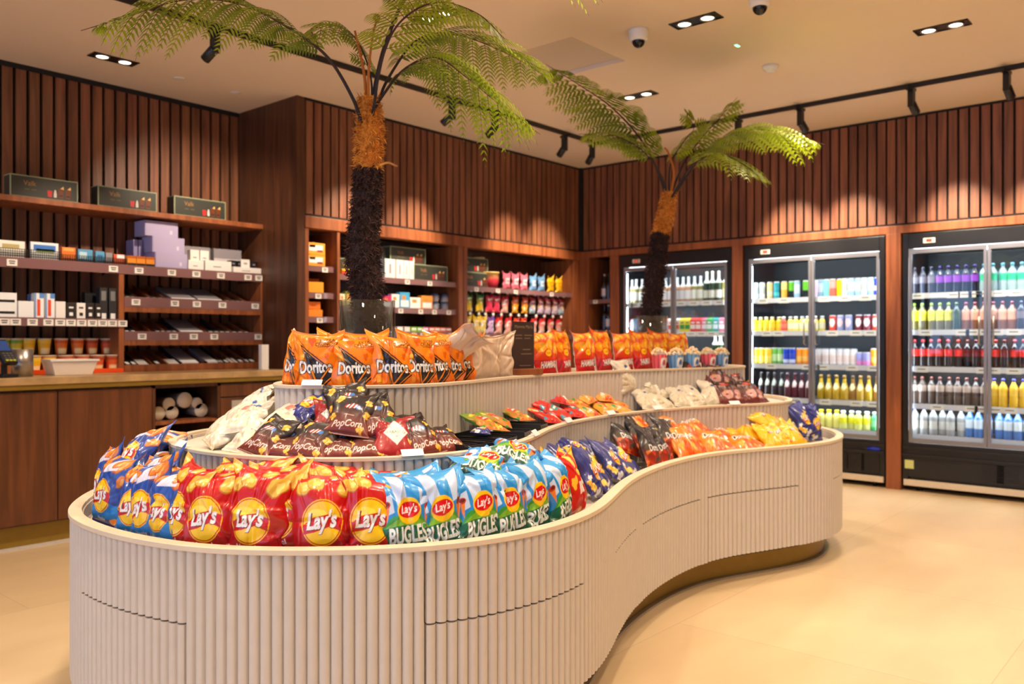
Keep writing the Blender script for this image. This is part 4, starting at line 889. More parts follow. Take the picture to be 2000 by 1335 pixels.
for u, ins, lf, ti, ro in ((1300, .045, 0, 56, 12), (1330, .045, 0, 60, -10), (1362, .045, 0, 56, 14), (1395, .05, 0, 50, -8), (1420, .06, 0, 42, 8), (1290, .17, .09, 16, -12), (1325, .15, .07, 50, 14), (1350, .15, .05, 60, -12), (1310, .19, .12, 60, 40)): bag('white', 2, u, ins, lf, 0, ro, 0, 'on the middle tier right half', lie=ti)
for u, ins, lf, ti, ro in ((1444, .05, 0, 40, 10), (1468, .05, 0, 44, -12), (1494, .05, 0, 40, 10), (1518, .06, 0, 44, -8), (1440, .16, .08, 34, 14), (1470, .16, .07, 40, -10), (1500, .15, .05, 44, 12), (1425, .20, .10, 30, -18)): bag('darkred', 2, u, ins, lf, 0, ro, 0, 'at the middle tier right end', lie=ti)
# top tier
for u, ro, yw in ((540, 3, 24), (606, -2, 6), (690, 0, 2), (776, 2, -2), (846, 2, -8)): bag('doritos', 3, u, .045, 0, 6, ro, yw, 'at the front rim')
for u, ro, yw in ((884, -2, -30), (906, 3, -38), (930, -3, -40), (957, 4, -165), (982, -3, 165), (1003, 2, 150)): bag('doritos', 3, u, .05, 0, 5, ro, yw, 'turned sideways')
bag('doritos', 3, 915, .10, .06, 0, -38, 150, 'lying over the sideways orange bags', lie=40)
for u, ro in ((640, 6), (735, -5)): bag('doritos', 3, u, .13, 0, 10, ro, 8, 'before the near vase')
for u, ro, yw in ((1092, 2, -14), (1128, -3, 6), (1166, 2, -6), (1203, -4, 6), (1240, 2, 0), (1276, -2, 2)): bag('hamkas', 3, u, .04, 0, 6, ro, yw, 'in the front row')
for u, ro in ((1308, 4), (1340, -3), (1372, 4)): bag('hamkas', 3, u, .15, 0.0, 6, ro, 0, 'behind the popcorn cups')
# menu board on its wooden foot
i = C3.find(1040, Z3); n = C3.nrm(i); p = C3.at(i, -.05, Z3); fa = math.atan2(n[1], n[0]) + math.pi / 2
mb_ = empty('menu_board', (p[0], p[1], Z3), fa - math.radians(12)); tag(mb_, 'dark brown menu board in a wooden foot on the top tier rim', 'menu board')
MB().box(-.085, .085, -.05, .05, 0, .028).build('foot', 'wood', mb_, .002)
m = MB(); m.box(-.072, .072, -.004, .004, .028, .245, 0, c(62, 46, 42)); GT = c(150, 122, 96)
for s_, z_, hh in (('Mamma Maria', .222, .015),): mb_text(m, s_, 0, z_, hh, -.0047, 0, GT)
for xa, xb, z_ in ((-.058, -.012, .182), (.004, .058, .182), (-.056, -.010, .168), (.004, .046, .168), (-.008, .046, .116), (-.020, .056, .096), (-.030, .050, .042)): m.rect(xa, xb, z_ - .003, z_ + .003, -.0047, 0, c(112, 92, 74))
m.build('board', 'print', mb_)
# popcorn cups
def cup_mesh(col, col2):
    def cf(a, z):
        s = int((a / (2 * math.pi)) * 22) % 2; d = abs(((a + math.pi / 2 + math.pi) % (2 * math.pi)) - math.pi)
        if z < .02 or z > .108: return WHITE
        if (d / .5) ** 2 + ((z - .06) / .028) ** 2 < .35: return col2
        if (d / .62) ** 2 + ((z - .06) / .034) ** 2 < 1: return WHITE
        return col if s else tuple(min(1, k * 1.5 + .06) for k in col)
    m = MB(); pr = [(.036 + .012 * t, .115 * t) for t in np.linspace(0, 1, 12)]; m.lathe(pr + [(.050, .115), (.050, .118), (.044, .118), (.042, .10)], 66, 0, colf=cf); return m.mesh('popcorn_cup', ['print'])
def kernels(seed, r, h, n=60):
    m = MB(); R_ = random.Random(seed)
    for _ in range(n):
        a, q = R_.uniform(0, 6.28), r * math.sqrt(R_.random()); z = .108 + h * (1 - (q / r) ** 2) * R_.uniform(.6, 1.0); rr = R_.uniform(.007, .011)
        m.lathe([(.0001, -rr), (rr * .8, -rr * .5), (rr, .1 * rr), (rr * .6, rr * .7), (.0001, rr)], 7, 0, col=R_.choice([c(250, 228, 178), c(244, 210, 150), c(252, 238, 206)]), T=Matrix.Translation((q * math.cos(a), q * math.sin(a), z)) @ Matrix.Rotation(R_.uniform(0, 3), 4, 'X'))
    return m.mesh('popcorn', ['print'])
CR, CBl = cup_mesh(c(206, 70, 84), c(200, 80, 90)), cup_mesh(c(84, 140, 186), c(70, 110, 170)); KM = [kernels(s, .046, .04) for s in range(3)]
for j, (u, ci) in enumerate(((1309, 0), (1341, 1), (1374, 1), (1406, 0), (1432, 1))):
    i = C3.find(u, Z3); n = C3.nrm(i); p = C3.at(i, -(.034 + .055), D3); o = link('popcorn_cup', (CR, CBl)[ci], None, p, (0, 0, math.atan2(n[1], n[0]) + math.pi / 2))
    k = link('popcorn_filling', KM[j % 3], o); k['kind'] = 'stuff'
    reg(o, ['red and white striped', 'blue and white striped'][ci] + ' popcorn cup', 'on the top tier right end', 'popcorn cup', 'popcorn cups on the top tier')
# price card holders on the rims
for tier, u, lab in ((3, 608, 'under the orange tortilla chip bags'), (2, 806, 'under the red snack bag of the middle tier'), (2, 1047, 'in front of the wire racks'), (2, 1112, 'left of the sweets packets'), (2, 1195, 'below the sweets packets'), (2, 1285, 'between the sweets and cream bags'), (2, 1435, 'below the dark red bags'), (2, 352, 'at the left end of the middle tier')):
    C, Z, Dk, rw = TIER[tier]; i = C.find(u, Z); n = C.nrm(i); p = C.at(i, -.006, Z + .0005); o = empty('price_card_holder', p, math.atan2(n[1], n[0]) + math.pi / 2)
    tag(o, 'white price card holder on the rim ' + lab, 'price card holder', 'rim price card holders')
    MB().box(-.036, .036, -.012, .018, .0, .002).build('clip', 'white', o); MB().add([(x, y, z) for x in (-.036, .036) for y, z in ((-.014, .001), (.004, .020), (.006, .020), (-.011, .001))], [(0, 4, 5, 1), (1, 5, 6, 2), (2, 6, 7, 3), (3, 7, 4, 0), (0, 1, 2, 3), (4, 7, 6, 5)], 0, c(238, 238, 240)).build('card', 'print', o)
# black wire racks on the middle tier
for j, (u, ins) in enumerate(((948, .10), (985, .10), (1020, .10), (1052, .10), (1082, .10))):
    i = C2.find(u, Z2); n = C2.nrm(i); p = C2.at(i, -.034 - ins, D2 + .001); o = empty('wire_rack', p, math.atan2(n[1], n[0]) + math.pi / 2)
    reg(o, 'empty black slotted packet rack', 'on the middle tier', 'rack', 'black packet racks')
    m = MB()
    for x in (-.055, .055): m.box(x - .002, x + .002, -.09, .10, .0, .035)
    for k in range(12): y = -.085 + k * .0165; m.box(-.053, .053, y - .0028, y + .0028, .012, .016)
    m.box(-.055, .055, -.092, -.088, 0, .03); m.box(-.055, .055, .098, .102, 0, .045); m.build('tray', 'black', o)
    for x in (-.018, .018): MB().box(x - .002, x + .002, -.085, .096, .0165, .032).build('lane_divider', 'blackp', o)
bag('blueyel', 2, 1003, .10, .035, 0, 70, 0, 'alone on the black packet racks', lie=84, sc_=.45)
# ------------------------------------------------------------------ drinks
LIQ = dict
def bottle_mesh(key, h, r, prof, cap, body, label=None, lz=(.3, .6), neck=None, oval=None, seg=22, mat='gloss'):
    P = []; base = {'soda': [(0, .86), (.02, .98), (.30, 1.0), (.34, .94), (.55, .95), (.60, 1), (.66, .98), (.74, .78), (.82, .46), (.87, .36), (.90, .36), (.902, .44), (.95, .44), (.96, .40), (.985, .40), (1, .0)],
            'wine': [(0, .9), (.015, 1), (.55, 1), (.60, .97), (.66, .78), (.71, .50), (.76, .38), (.95, .34), (.955, .40), (1, .38), (1, .0)],
            'juice': [(0, .9), (.02, 1), (.50, 1), (.54, .96), (.60, 1), (.70, .92), (.78, .66), (.84, .50), (.86, .50), (.862, .62), (.985, .60), (1, .0)],
            'can': [(0, .78), (.012, .82), (.06, 1), (.90, 1), (.955, .86), (.96, .90), (.985, .90), (.985, .84), (.97, .80), (.972, .0)],
            'round': [(0, .8), (.03, 1), (.32, 1), (.45, .93), (.58, .72), (.72, .44), (.84, .38), (.86, .38), (.862, .48), (.985, .46), (1, 0)]}[prof]
    for (z, q), (z2, q2) in zip(base[:-1], base[1:]):
        n = max(1, int((z2 - z) * h / .008))
        for k in range(n): t = k / n; P.append((max(1e-4, (q + (q2 - q) * t) * r), (z + (z2 - z) * t) * h))
    P.append((1e-4, base[-1][0] * h)); cz = {'soda': .90, 'wine': .95, 'juice': .86, 'can': .955, 'round': .86}[prof]
    def cf(a, z):
        t = z / h; d = abs(((a + math.pi / 2 + math.pi) % (2 * math.pi)) - math.pi)
        if t >= cz: return cap
        if neck and t > .62: return neck
        if oval:
            oz, orz, ora, oc = oval
            if (d / ora) ** 2 + ((t - oz) / orz) ** 2 < 1: return oc
        if label and lz[0] <= t <= lz[1]: return label
        return body
    m = MB(); m.lathe(P, seg, 0, colf=cf); return m.mesh(key, [mat])
PRO = {}
def pro(key, look, name, *a, **k): PRO[key] = (bottle_mesh(name, *a, **k), look, name)
W = c(238, 240, 240); GR = c(120, 126, 132)
def can(key, look, body, label=None, lz=(.2, .6), oval=None, h=.165, r=.028, cap=c(196, 200, 205)): pro(key, look, 'drink_can', h, r, 'can', cap, body, label, lz, None, oval)
can('cw', 'silver white tall drink can', c(214, 220, 218), c(176, 186, 184), (.35, .75)); can('cg', 'cream and gold tall drink can', c(226, 200, 130), c(236, 224, 180), (.2, .5)); can('ct', 'teal tall drink can', c(30, 150, 170), c(80, 190, 200), (.2, .4))
can('co', 'orange and yellow tall drink can', c(236, 176, 60), c(244, 214, 130), (.55, .9)); can('ck', 'black and green tall drink can', c(24, 28, 26), c(96, 180, 40), (.42, .92)); can('cb', 'pale blue tall drink can', c(150, 190, 226), c(206, 220, 238), (.3, .8))
can('cp', 'pale pink tall drink can', c(220, 190, 220)); can('cm', 'mint tall drink can', c(120, 212, 206)); can('cr', 'coral red tall drink can', c(228, 96, 84), c(240, 150, 150), (.5, .9)); can('cy', 'bright yellow tall drink can', c(250, 214, 20)); can('cbl', 'deep blue tall drink can', c(40, 60, 190), c(220, 220, 232), (.3, .55))
can('ov_r', 'red short can with white oval', c(222, 70, 50), oval=(.52, .26, .8, W), h=.145, r=.031); can('ov_b', 'pink and blue short can with white oval', c(140, 150, 196), oval=(.52, .26, .8, c(240, 200, 205)), h=.145, r=.031); can('ov_d', 'dark red short can with white oval', c(130, 44, 60), oval=(.52, .26, .8, W), h=.145, r=.031)
can('y3', 'yellow slim drink can', c(240, 196, 20), c(248, 226, 90), (.1, .5), h=.155, r=.034); can('g3', 'green slim drink can', c(110, 180, 70), c(190, 220, 160), (.2, .6), h=.155, r=.03); can('b3', 'royal blue slim drink can', c(20, 60, 190), c(200, 210, 235), (.1, .3), h=.155, r=.03)
can('o3', 'orange slim drink can', c(244, 150, 20), c(248, 190, 90), (.2, .5), h=.155, r=.03); can('w3', 'white and blush drink can', c(232, 226, 226), c(226, 206, 200), (.2, .6), h=.15, r=.031); can('p3', 'pink and lilac drink can', c(214, 130, 190), c(150, 150, 210), (.4, .9), h=.12, r=.031)
pro('jy', 'yellow small juice bottle with white cap', 'juice_bottle', .14, .029, 'juice', c(236, 226, 190), c(240, 198, 10), c(246, 214, 50), (.2, .5)); pro('jw', 'pale yellow small juice bottle with white cap', 'juice_bottle', .14, .029, 'juice', W, c(244, 222, 90), c(238, 236, 200), (.15, .55)); pro('jr', 'red small juice bottle with white cap', 'juice_bottle', .14, .029, 'juice', W, c(226, 80, 50), c(236, 120, 90), (.2, .5))
pro('dr', 'dark red tea bottle with pale label', 'juice_bottle', .235, .034, 'round', c(60, 20, 24), c(84, 16, 22), None, oval=(.56, .14, .8, c(226, 206, 200))); pro('db', 'dark brown tea bottle with grey neck label', 'juice_bottle', .235, .034, 'round', c(40, 34, 32), c(44, 26, 22), None, oval=(.60, .13, .8, c(190, 196, 180)))
pro('am', 'amber iced tea bottle with cream oval label', 'juice_bottle', .225, .036, 'round', c(120, 84, 20), c(186, 148, 14), None, oval=(.52, .13, .8, c(240, 226, 170))); pro('am2', 'brown iced tea bottle with cream oval label', 'juice_bottle', .225, .036, 'round', c(80, 56, 30), c(140, 96, 24), None, oval=(.52, .13, .8, c(240, 226, 170)))
pro('yl', 'lime yellow juice bottle with white cap', 'juice_bottle', .165, .034, 'juice', W, c(222, 226, 130), c(226, 222, 20), (.3, .62)); pro('gl', 'green juice bottle with white cap', 'juice_bottle', .165, .034, 'juice', c(200, 220, 200), c(60, 170, 100), c(120, 200, 130), (.2, .5)); pro('yc', 'yellow capped bottle', 'juice_bottle', .165, .034, 'juice', c(250, 214, 20), c(236, 226, 120))
def soda(key, look, cap, body, label, lz=(.38, .62), **k): pro(key, look, 'soda_bottle', .232, .034, 'soda', cap, body, label, lz, **k)
soda('sp', 'dark soda bottle with violet label', c(60, 40, 120), c(28, 20, 34), c(140, 60, 190)); soda('sk', 'clear dark soda bottle with grey label', c(60, 60, 80), c(50, 50, 64), c(120, 116, 130)); soda('sg', 'clear soda bottle with green label', c(120, 190, 210), c(150, 176, 176), c(40, 190, 130)); soda('sy', 'yellow soda bottle with violet cap', c(80, 70, 190), c(244, 196, 10), c(248, 230, 150), (.5, .6))
soda('sl', 'iced tea bottle with lemon label', c(120, 150, 40), c(110, 100, 50), c(220, 216, 60), (.35, .72)); soda('st', 'iced tea bottle with peach label', c(110, 30, 50), c(130, 80, 40), c(226, 170, 140), (.35, .72)); soda('sd', 'dark green tea bottle', c(60, 80, 40), c(50, 66, 50), c(70, 90, 66), (.4, .6))
soda('sc', 'cola bottle with red label', c(180, 30, 24), c(30, 12, 10), c(226, 50, 40)); soda('sc2', 'cola bottle with dark red label', c(90, 16, 20), c(26, 12, 12), c(110, 24, 28)); soda('sb', 'brown soda bottle with pale label', c(110, 50, 40), c(84, 66, 56), c(190, 170, 156), (.45, .66)); soda('so', 'yellow soda bottle with orange label', c(60, 50, 140), c(226, 178, 20), c(240, 196, 60), (.4, .7))
soda('wa', 'clear water bottle with blue cap', c(40, 50, 170), c(150, 150, 148), c(190, 186, 178), (.2, .5)); soda('wb', 'blue water bottle with white label', c(30, 90, 200), c(60, 110, 170), c(206, 216, 220), (.34, .6)); 
pro('v1', 'white wine bottle with white capsule and label', 'wine_bottle', .255, .035, 'wine', W, c(150, 140, 80), c(236, 236, 220), (.12, .46), neck=c(240, 242, 240)); pro('v2', 'rose wine bottle with white capsule and label', 'wine_bottle', .255, .035, 'wine', W, c(200, 150, 110), c(240, 234, 230), (.12, .48), neck=c(240, 242, 240)); pro('v3', 'tall green wine bottle with cream capsule', 'wine_bottle', .295, .035, 'wine', c(244, 240, 214), c(36, 60, 30), c(232, 230, 210), (.12, .38), neck=c(244, 242, 222)); pro('v4', 'tall pale gold wine bottle with white capsule', 'wine_bottle', .295, .034, 'wine', W, c(190, 180, 90), c(238, 234, 200), (.1, .4), neck=W)
pro('rw', 'red wine bottle with white label', 'wine_bottle', .28, .036, 'wine', c(200, 196, 200), c(26, 14, 18), c(226, 214, 210), (.14, .44)); pro('rd', 'dark red wine bottle', 'wine_bottle', .28, .036, 'wine', c(30, 24, 30), c(20, 12, 14), c(40, 30, 34), (.2, .4))
def carton_mesh(key, w, d, h, col, col2, top=None, gable=False):
    m = MB(); m.box(-w / 2, w / 2, -d / 2, d / 2, 0, h, 0, col); m.rect(-w * .42, w * .42, h * .25, h * .6, -d / 2 - .0005, 0, col2); m.rect(-w * .3, w * .3, h * .7, h * .82, -d / 2 - .0005, 0, col2)
    if gable: m.add([(-w / 2, -d / 2, h), (w / 2, -d / 2, h), (w / 2, d / 2, h), (-w / 2, d / 2, h), (-w / 2, 0, h * 1.14), (w / 2, 0, h * 1.14)], [(0, 1, 5, 4), (2, 3, 4, 5), (0, 4, 3), (1, 2, 5)], 0, top or col)
    return m.mesh(key, ['print'])
for k_, lk, a_, b_ in (('kp', 'pink carton', c(220, 120, 140), W), ('kb', 'light blue carton', c(130, 190, 220), W), ('kr', 'red carton', c(220, 60, 60), c(245, 230, 220)), ('ko', 'orange carton', c(236, 110, 40), W), ('kw', 'white carton', c(232, 228, 220), c(220, 90, 60)), ('ky', 'yellow carton', c(240, 214, 60), c(60, 140, 70)), ('kg', 'green carton', c(70, 170, 90), W), ('kt', 'teal carton', c(60, 160, 160), W)):
    PRO[k_] = (carton_mesh('drink_carton', .062, .062, .125, a_, b_, None, True), lk, 'drink_carton')
SH = ['top shelf', 'second shelf', 'third shelf', 'fourth shelf', 'bottom shelf']; HT = {'can': 'drink can'}
def stock(fi, fname, row, items):
    """items: (column in the picture, kind) along one fridge shelf, front row"""
    z = FS[row] + .001; last = None; lim = {1: (-.56, -1.73), 2: (-1.96, -3.135), 3: (-3.38, -4.55)}[fi]
    for u, k in items:
        me, look, nm = PRO[k]; y = at_x(u, 600, .135)[1]; y = min(lim[0], max(lim[1], y)); r = max(v.co.x for v in me.vertices)
        if last is not None and last - y < r * 2 - .002: y = last - r * 2 + .002
        if y < lim[1] - .02: continue
        last = y; o = link(nm, me, None, (.135 + .012 * ((row + int(u)) % 3), y, z), (0, 0, -math.pi / 2))
        reg(o, look, 'on %s fridge %s' % (fname, SH[row]), nm.replace('_', ' '), '%ss on the %s of the %s fridge' % (nm.replace('_', ' '), SH[row], fname))
def two(s): return [(float(a.split(':')[0]), a.split(':')[1]) for a in s.split()]
stock(2, 'middle', 0, two('1471:cw 1487:cw 1502:cg 1516:ct 1531:co 1544:ck 1557:cb 1573:ck 1592:cp 1602:cb 1611:cm 1623:cr 1634:cy 1647:cw 1659:cb 1672:cb 1684:cw 1696:cb 1706:cbl 1716:cbl'))
stock(2, 'middle', 1, two('1469:jy 1478:jy 1487:jy 1496:jy 1507:jy 1520:jr 1540:jw 1551:jw 1564:jw 1575:jw 1592:jw 1603:jw 1626:ov_r 1641:ov_b 1658:ov_b 1677:ov_d 1694:ov_d 1710:ov_r'))
stock(2, 'middle', 2, two('1470:y3 1484:y3 1498:y3 1511:g3 1523:g3 1534:b3 1546:b3 1557:o3 1569:o3 1581:cr 1600:w3 1612:w3 1625:w3 1638:w3 1650:w3 1662:w3 1676:p3 1690:p3 1703:o3 1715:o3'))
stock(2, 'middle', 3, two('1486:db 1498:db 1510:db 1520:db 1530:dr 1543:dr 1558:dr 1572:dr 1603:am 1615:am 1627:am 1639:am 1652:am2 1666:am 1681:am 1693:am2 1705:am2 1717:am'))
stock(2, 'middle', 4, two('1604:yc 1617:yc 1630:yc 1643:yl 1657:yl 1670:yl 1684:yl 1699:gl 1713:gl'))
stock(3, 'right', 0, two('1781:sk 1790:sk 1799:sk 1814:sp 1831:sp 1849:sp 1867:sp 1888:sp 1903:sg 1920:sg 1940:sg 1955:sg 1970:sg 1985:sy 1999:sy'))
stock(3, 'right', 1, two('1779:sl 1796:sl 1813:sl 1831:sl 1849:sl 1865:sd 1881:st 1896:st 1914:st 1939:st 1953:st 1968:st 1988:sk 2002:st'))
stock(3, 'right', 2, two('1782:sc 1800:sc 1817:sc 1834:sc 1852:sc 1871:sc 1887:sc2 1904:sc2 1922:sc 1944:sc 1960:sc2 1980:sc 1996:sc'))
stock(3, 'right', 3, two('1778:sb 1794:sb 1814:sb 1836:sb 1853:sb 1870:sb 1885:sb 1901:sb 1914:sb 1939:so 1956:so 1980:so 1996:so'))
stock(3, 'right', 4, two('1787:wa 1805:wa 1823:wa 1837:wa 1850:wa 1876:wa 1890:wb 1907:wb 1923:wb 1951:wb 1964:wb 1985:wb 1998:wb'))
stock(1, 'left', 0, two('1220:v1 1233:v1 1243:v1 1254:v2 1265:v1 1274:v1 1286:v2 1298:v2 1307:v2 1325:v2 1333:v2 1342:v1 1354:v1 1366:v3 1377:v3 1386:v3 1396:v4 1405:v4 1413:v3'))
stock(1, 'left', 1, two('1222:kp 1232:kb 1243:kr 1300:ko 1309:kw 1325:kw 1334:ky 1343:ky 1355:kr 1364:kr 1374:kp 1388:kg 1398:kt 1408:kp'))
stock(1, 'left', 2, two('1395:v3 1405:v3 1415:v3'))
for u, z, k in ((1181, 1.69, 'rw'), (1189, 1.69, 'rd'), (1181, 1.36, 'rd'), (1189, 1.36, 'rw'), (1168, 1.05, 'rd'), (1180, 1.05, 'rd'), (1189, 1.05, 'rd')):
    me, look, nm = PRO[k]; q = at_x(u, 600, .12); o = link(nm, me, None, (.12, max(-.345, q[1]), z + .001), (0, 0, -math.pi / 2)); reg(o, look, 'on the %s shelf of the wine niche' % {1.69: 'upper', 1.36: 'middle', 1.05: 'lower'}[z], 'wine bottle', 'wine bottles in the corner niche')

# ------------------------------------------------------------------ gift boxes and small cartons
def gift_mesh(w=.42, h=.143, d=.11):
    m = MB(); G = c(52, 54, 46); Ed = c(150, 158, 124); m.box(-w / 2, w / 2, 0, d, 0, h, 0, Ed); e = .007
    m.rect(-w / 2 + e, w / 2 - e, e, h - e, -.0006, 0, G); m.add([(-w / 2 - .0006, d - e, e), (-w / 2 - .0006, e, e), (-w / 2 - .0006, e, h - e), (-w / 2 - .0006, d - e, h - e)], [(0, 1, 2, 3)], 0, c(44, 50, 44))
    m.rect(-w / 2 + e, w / 2 - e, e, e + .0012, -.0012, 0, Ed)
    mb_text(m, 'Valk', -w * .22, h * .66, .032, -.0012, 0, c(170, 120, 60), 0, 0, .95); [m.rect(-w * .30 + q, -w * .30 + q + .03, h * .36, h * .40, -.0012, 0, c(110, 92, 58)) for q in (0, .045)]
    x = .03; m.add([(x - .012, -.0012, .02), (x + .012, -.0012, .02), (x + .016, -.0012, .062), (x - .016, -.0012, .062)], [(0, 1, 2, 3)], 0, c(206, 40, 40))
    m.add([(x + .025, -.0012, .02), (x + .043, -.0012, .02), (x + .043, -.0012, .045), (x + .038, -.0012, .07), (x + .030, -.0012, .07), (x + .025, -.0012, .045)], [(0, 1, 2, 3, 4, 5)], 0, c(214, 206, 196))
    for xx in (.10, .145):
        m.add([(xx - .014, -.0012, .018), (xx + .014, -.0012, .018), (xx + .018, -.0012, .082), (xx - .018, -.0012, .082)], [(0, 1, 2, 3)], 0, c(110, 50, 22)); m.add([(xx - .004, -.0016, .082), (xx + .018, -.0016, .078), (xx + .016, -.0016, .10)], [(0, 1, 2)], 0, c(240, 196, 110))
        m.rect(xx - .012, xx + .012, .03, .04, -.0016, 0, c(60, 24, 16))
    return m.mesh('gift_box', ['print'])
GM = gift_mesh()
def gift(x, y, z, place, look='flat dark green gift box'):
    o = link('gift_box', GM, None, (x, y, z + .001)); reg(o, look, place, 'gift box', 'dark green gift boxes'); return o
for x in (-5.296, -4.744, -4.192): gift(x, YS + .04, 2.18, 'on the long wall shelf at the left')
def pbox(name, x0, x1, y, d, z0, z1, col, look, place, group, face=None, rows=None, rz=0):
    """a small carton standing with its front at y"""
    w = x1 - x0; h = z1 - z0; m = MB(); m.box(-w / 2, w / 2, 0, d, 0, h, 0, col)
    for (a, b, e, f, cc) in (rows or []): m.rect(-w / 2 + a * w, -w / 2 + b * w, e * h, f * h, -.0006, 0, cc)
    o = m.build(name, 'print', bevel=.0015 if h > .03 else 0); o.location = ((x0 + x1) / 2, y, z0 + .001); o.rotation_euler = (0, 0, rz); reg(o, look, place, name.replace('_', ' '), group); return o
def px(u0, u1, y): return at_y(u0, 600, y)[0], at_y(u1, 600, y)[0]
S2 = 'on the long plum-railed shelf'; y = YS + .03; ZA = 1.778
LI, LI2, GY, IV = c(176, 166, 200), c(150, 140, 180), c(150, 144, 150), c(236, 232, 226)
for i, (u0, u1, z0, z1) in enumerate(((303, 366, 0, .115), (300, 363, .117, .232), (288, 353, .234, .345))):
    x0, x1 = px(u0, u1, y); pbox('lilac_box', x0, x1, y + .02 * i, .16, ZA + z0, ZA + z1, LI, 'pale lilac box', ['at the bottom of', 'in the middle of', 'on top of'][i] + ' the stack on the plum-railed shelf', 'stacked lilac boxes', rows=[(.0, .03, 0, 1, LI2), (.75, .82, .2, .45, c(210, 204, 224))])
for i, u0 in enumerate((262, 272, 282)): x0, x1 = px(u0, u0 + 8, y + .14); pbox('lilac_box', x0, x1, y + .15, .12, ZA, ZA + .21, LI2, 'narrow lilac box on end', 'left of the lilac stack', 'narrow lilac boxes')
x0, x1 = px(364, 416, y + .14); pbox('grey_box', x0, x1, y + .18, .1, ZA, ZA + .20, GY, 'large grey box', 'behind the white boxes right of the lilac stack', 'grey boxes')
x0, x1 = px(423, 477, y + .14); pbox('grey_box', x0, x1, y + .18, .1, ZA, ZA + .20, GY, 'large grey box with pale lower half', 'at the right end of the shelf', 'grey boxes', rows=[(0, 1, 0, .62, c(206, 200, 204))])
for u0 in (376, 395): x0, x1 = px(u0, u0 + 17, y + .06); pbox('white_box', x0, x1, y + .09, .05, ZA + .075, ZA + .165, IV, 'small upright white box', 'standing on the white cartons', 'small white boxes', rows=[(.3, .7, .3, .4, GY)])
for j, (u0, u1, hh) in enumerate(((368, 398, .075), (401, 452, .085), (456, 510, .05))): x0, x1 = px(u0, u1, y); pbox('white_carton', x0, x1, y, .15, ZA, ZA + hh, IV, ['plain white carton with two boxes on it', 'wide white carton', 'low white tray carton'][j], S2, 'white cartons', rows=[(.3, .6, .4, .5, GY)])
for j, (u0, u1, hh, cc) in enumerate(((450, 462, .05, BLK), (464, 470, .05, BLK), (471, 488, .065, IV), (490, 502, .055, BLK))): x0, x1 = px(u0, u1, y + .04); pbox('small_packet', x0, x1, y + .04, .05, ZA + .052, ZA + .052 + hh, cc, 'small %s packet' % ('white' if cc is IV else 'black'), 'on the low white tray carton', 'small packets at the shelf end', rows=[(.3, .7, .4, .6, GY)])
OC, BC = c(236, 120, 40), c(90, 160, 200)
for i, u0 in enumerate((249, 267, 285)): x0, x1 = px(u0, u0 + 17, y); pbox('playing_card_box', x0, x1, y, .04, ZA, ZA + .075, c(226, 140, 40), 'small orange and black packet', 'left of the lilac stack', 'small orange packets', rows=[(0, 1, 0, .3, BLK), (0, 1, .75, 1, c(180, 90, 30))])
def basket(u0, u1, hh, cards, look):
    x0, x1 = px(u0, u1, y); w = x1 - x0; o = empty('mesh_basket', ((x0 + x1) / 2, y, ZA + .001)); reg(o, look, S2, 'basket', 'black baskets on the shelf')
    m = MB(); t = .003
    for k in range(5): z = hh * k / 4; m.box(-w / 2, w / 2, 0, t, z, z + .004); m.box(-w / 2, -w / 2 + t, t, .15, z, z + .004); m.box(w / 2 - t, w / 2, t, .15, z, z + .004); m.box(-w / 2, w / 2, .15, .153, z, z + .004)
    for k in range(14): x = -w / 2 + w * k / 14; m.box(x, x + .003, .0, t, 0, hh)
    m.box(-w / 2 + .004, w / 2 - .004, .004, .148, 0, .004); m.build('basket_mesh', 'black', o)
    for (a, b, hc, yy, col, rows) in cards:
        pbox('card_pack', (x0 + x1) / 2 - w / 2 + a * w, (x0 + x1) / 2 - w / 2 + b * w, y + yy, .02, ZA + .006, ZA + hc, col, rows[0], 'standing in a black mesh basket', 'packs in the baskets', rows=rows[1])
basket(-8, 56, .06, [(.06, .94, .115, .03, c(244, 240, 226), ('cream postcard stack', [(.2, .8, .55, .8, c(190, 170, 110))]))], 'leftmost black mesh basket of postcards')
basket(61, 120, .06, [(.04, .96, .12, .03, W, ('white postcard pack with a blue sea view', [(.1, .9, .5, .85, c(60, 120, 200)), (.2, .85, .42, .62, c(120, 150, 70))]))], 'black mesh basket with a blue sea postcard')
basket(123, 186, .045, [(.02, .44, .10, .03, OC, ('orange card pack', [(.1, .9, .75, .95, c(250, 170, 90))])), (.52, .98, .095, .03, BC, ('light blue card pack', [(.1, .6, .3, .8, c(190, 220, 230))]))], 'black basket of orange and blue packs')
basket(189, 248, .045, [(.02, .32, .09, .03, BC, ('blue card pack', [(.2, .8, .3, .7, c(60, 110, 160))])), (.36, .58, .085, .03, GY, ('grey card pack', [])), (.62, .98, .08, .03, c(214, 90, 50), ('red and cream card pack', [(.3, 1, .6, .95, W)]))], 'black basket left of the small orange packets')
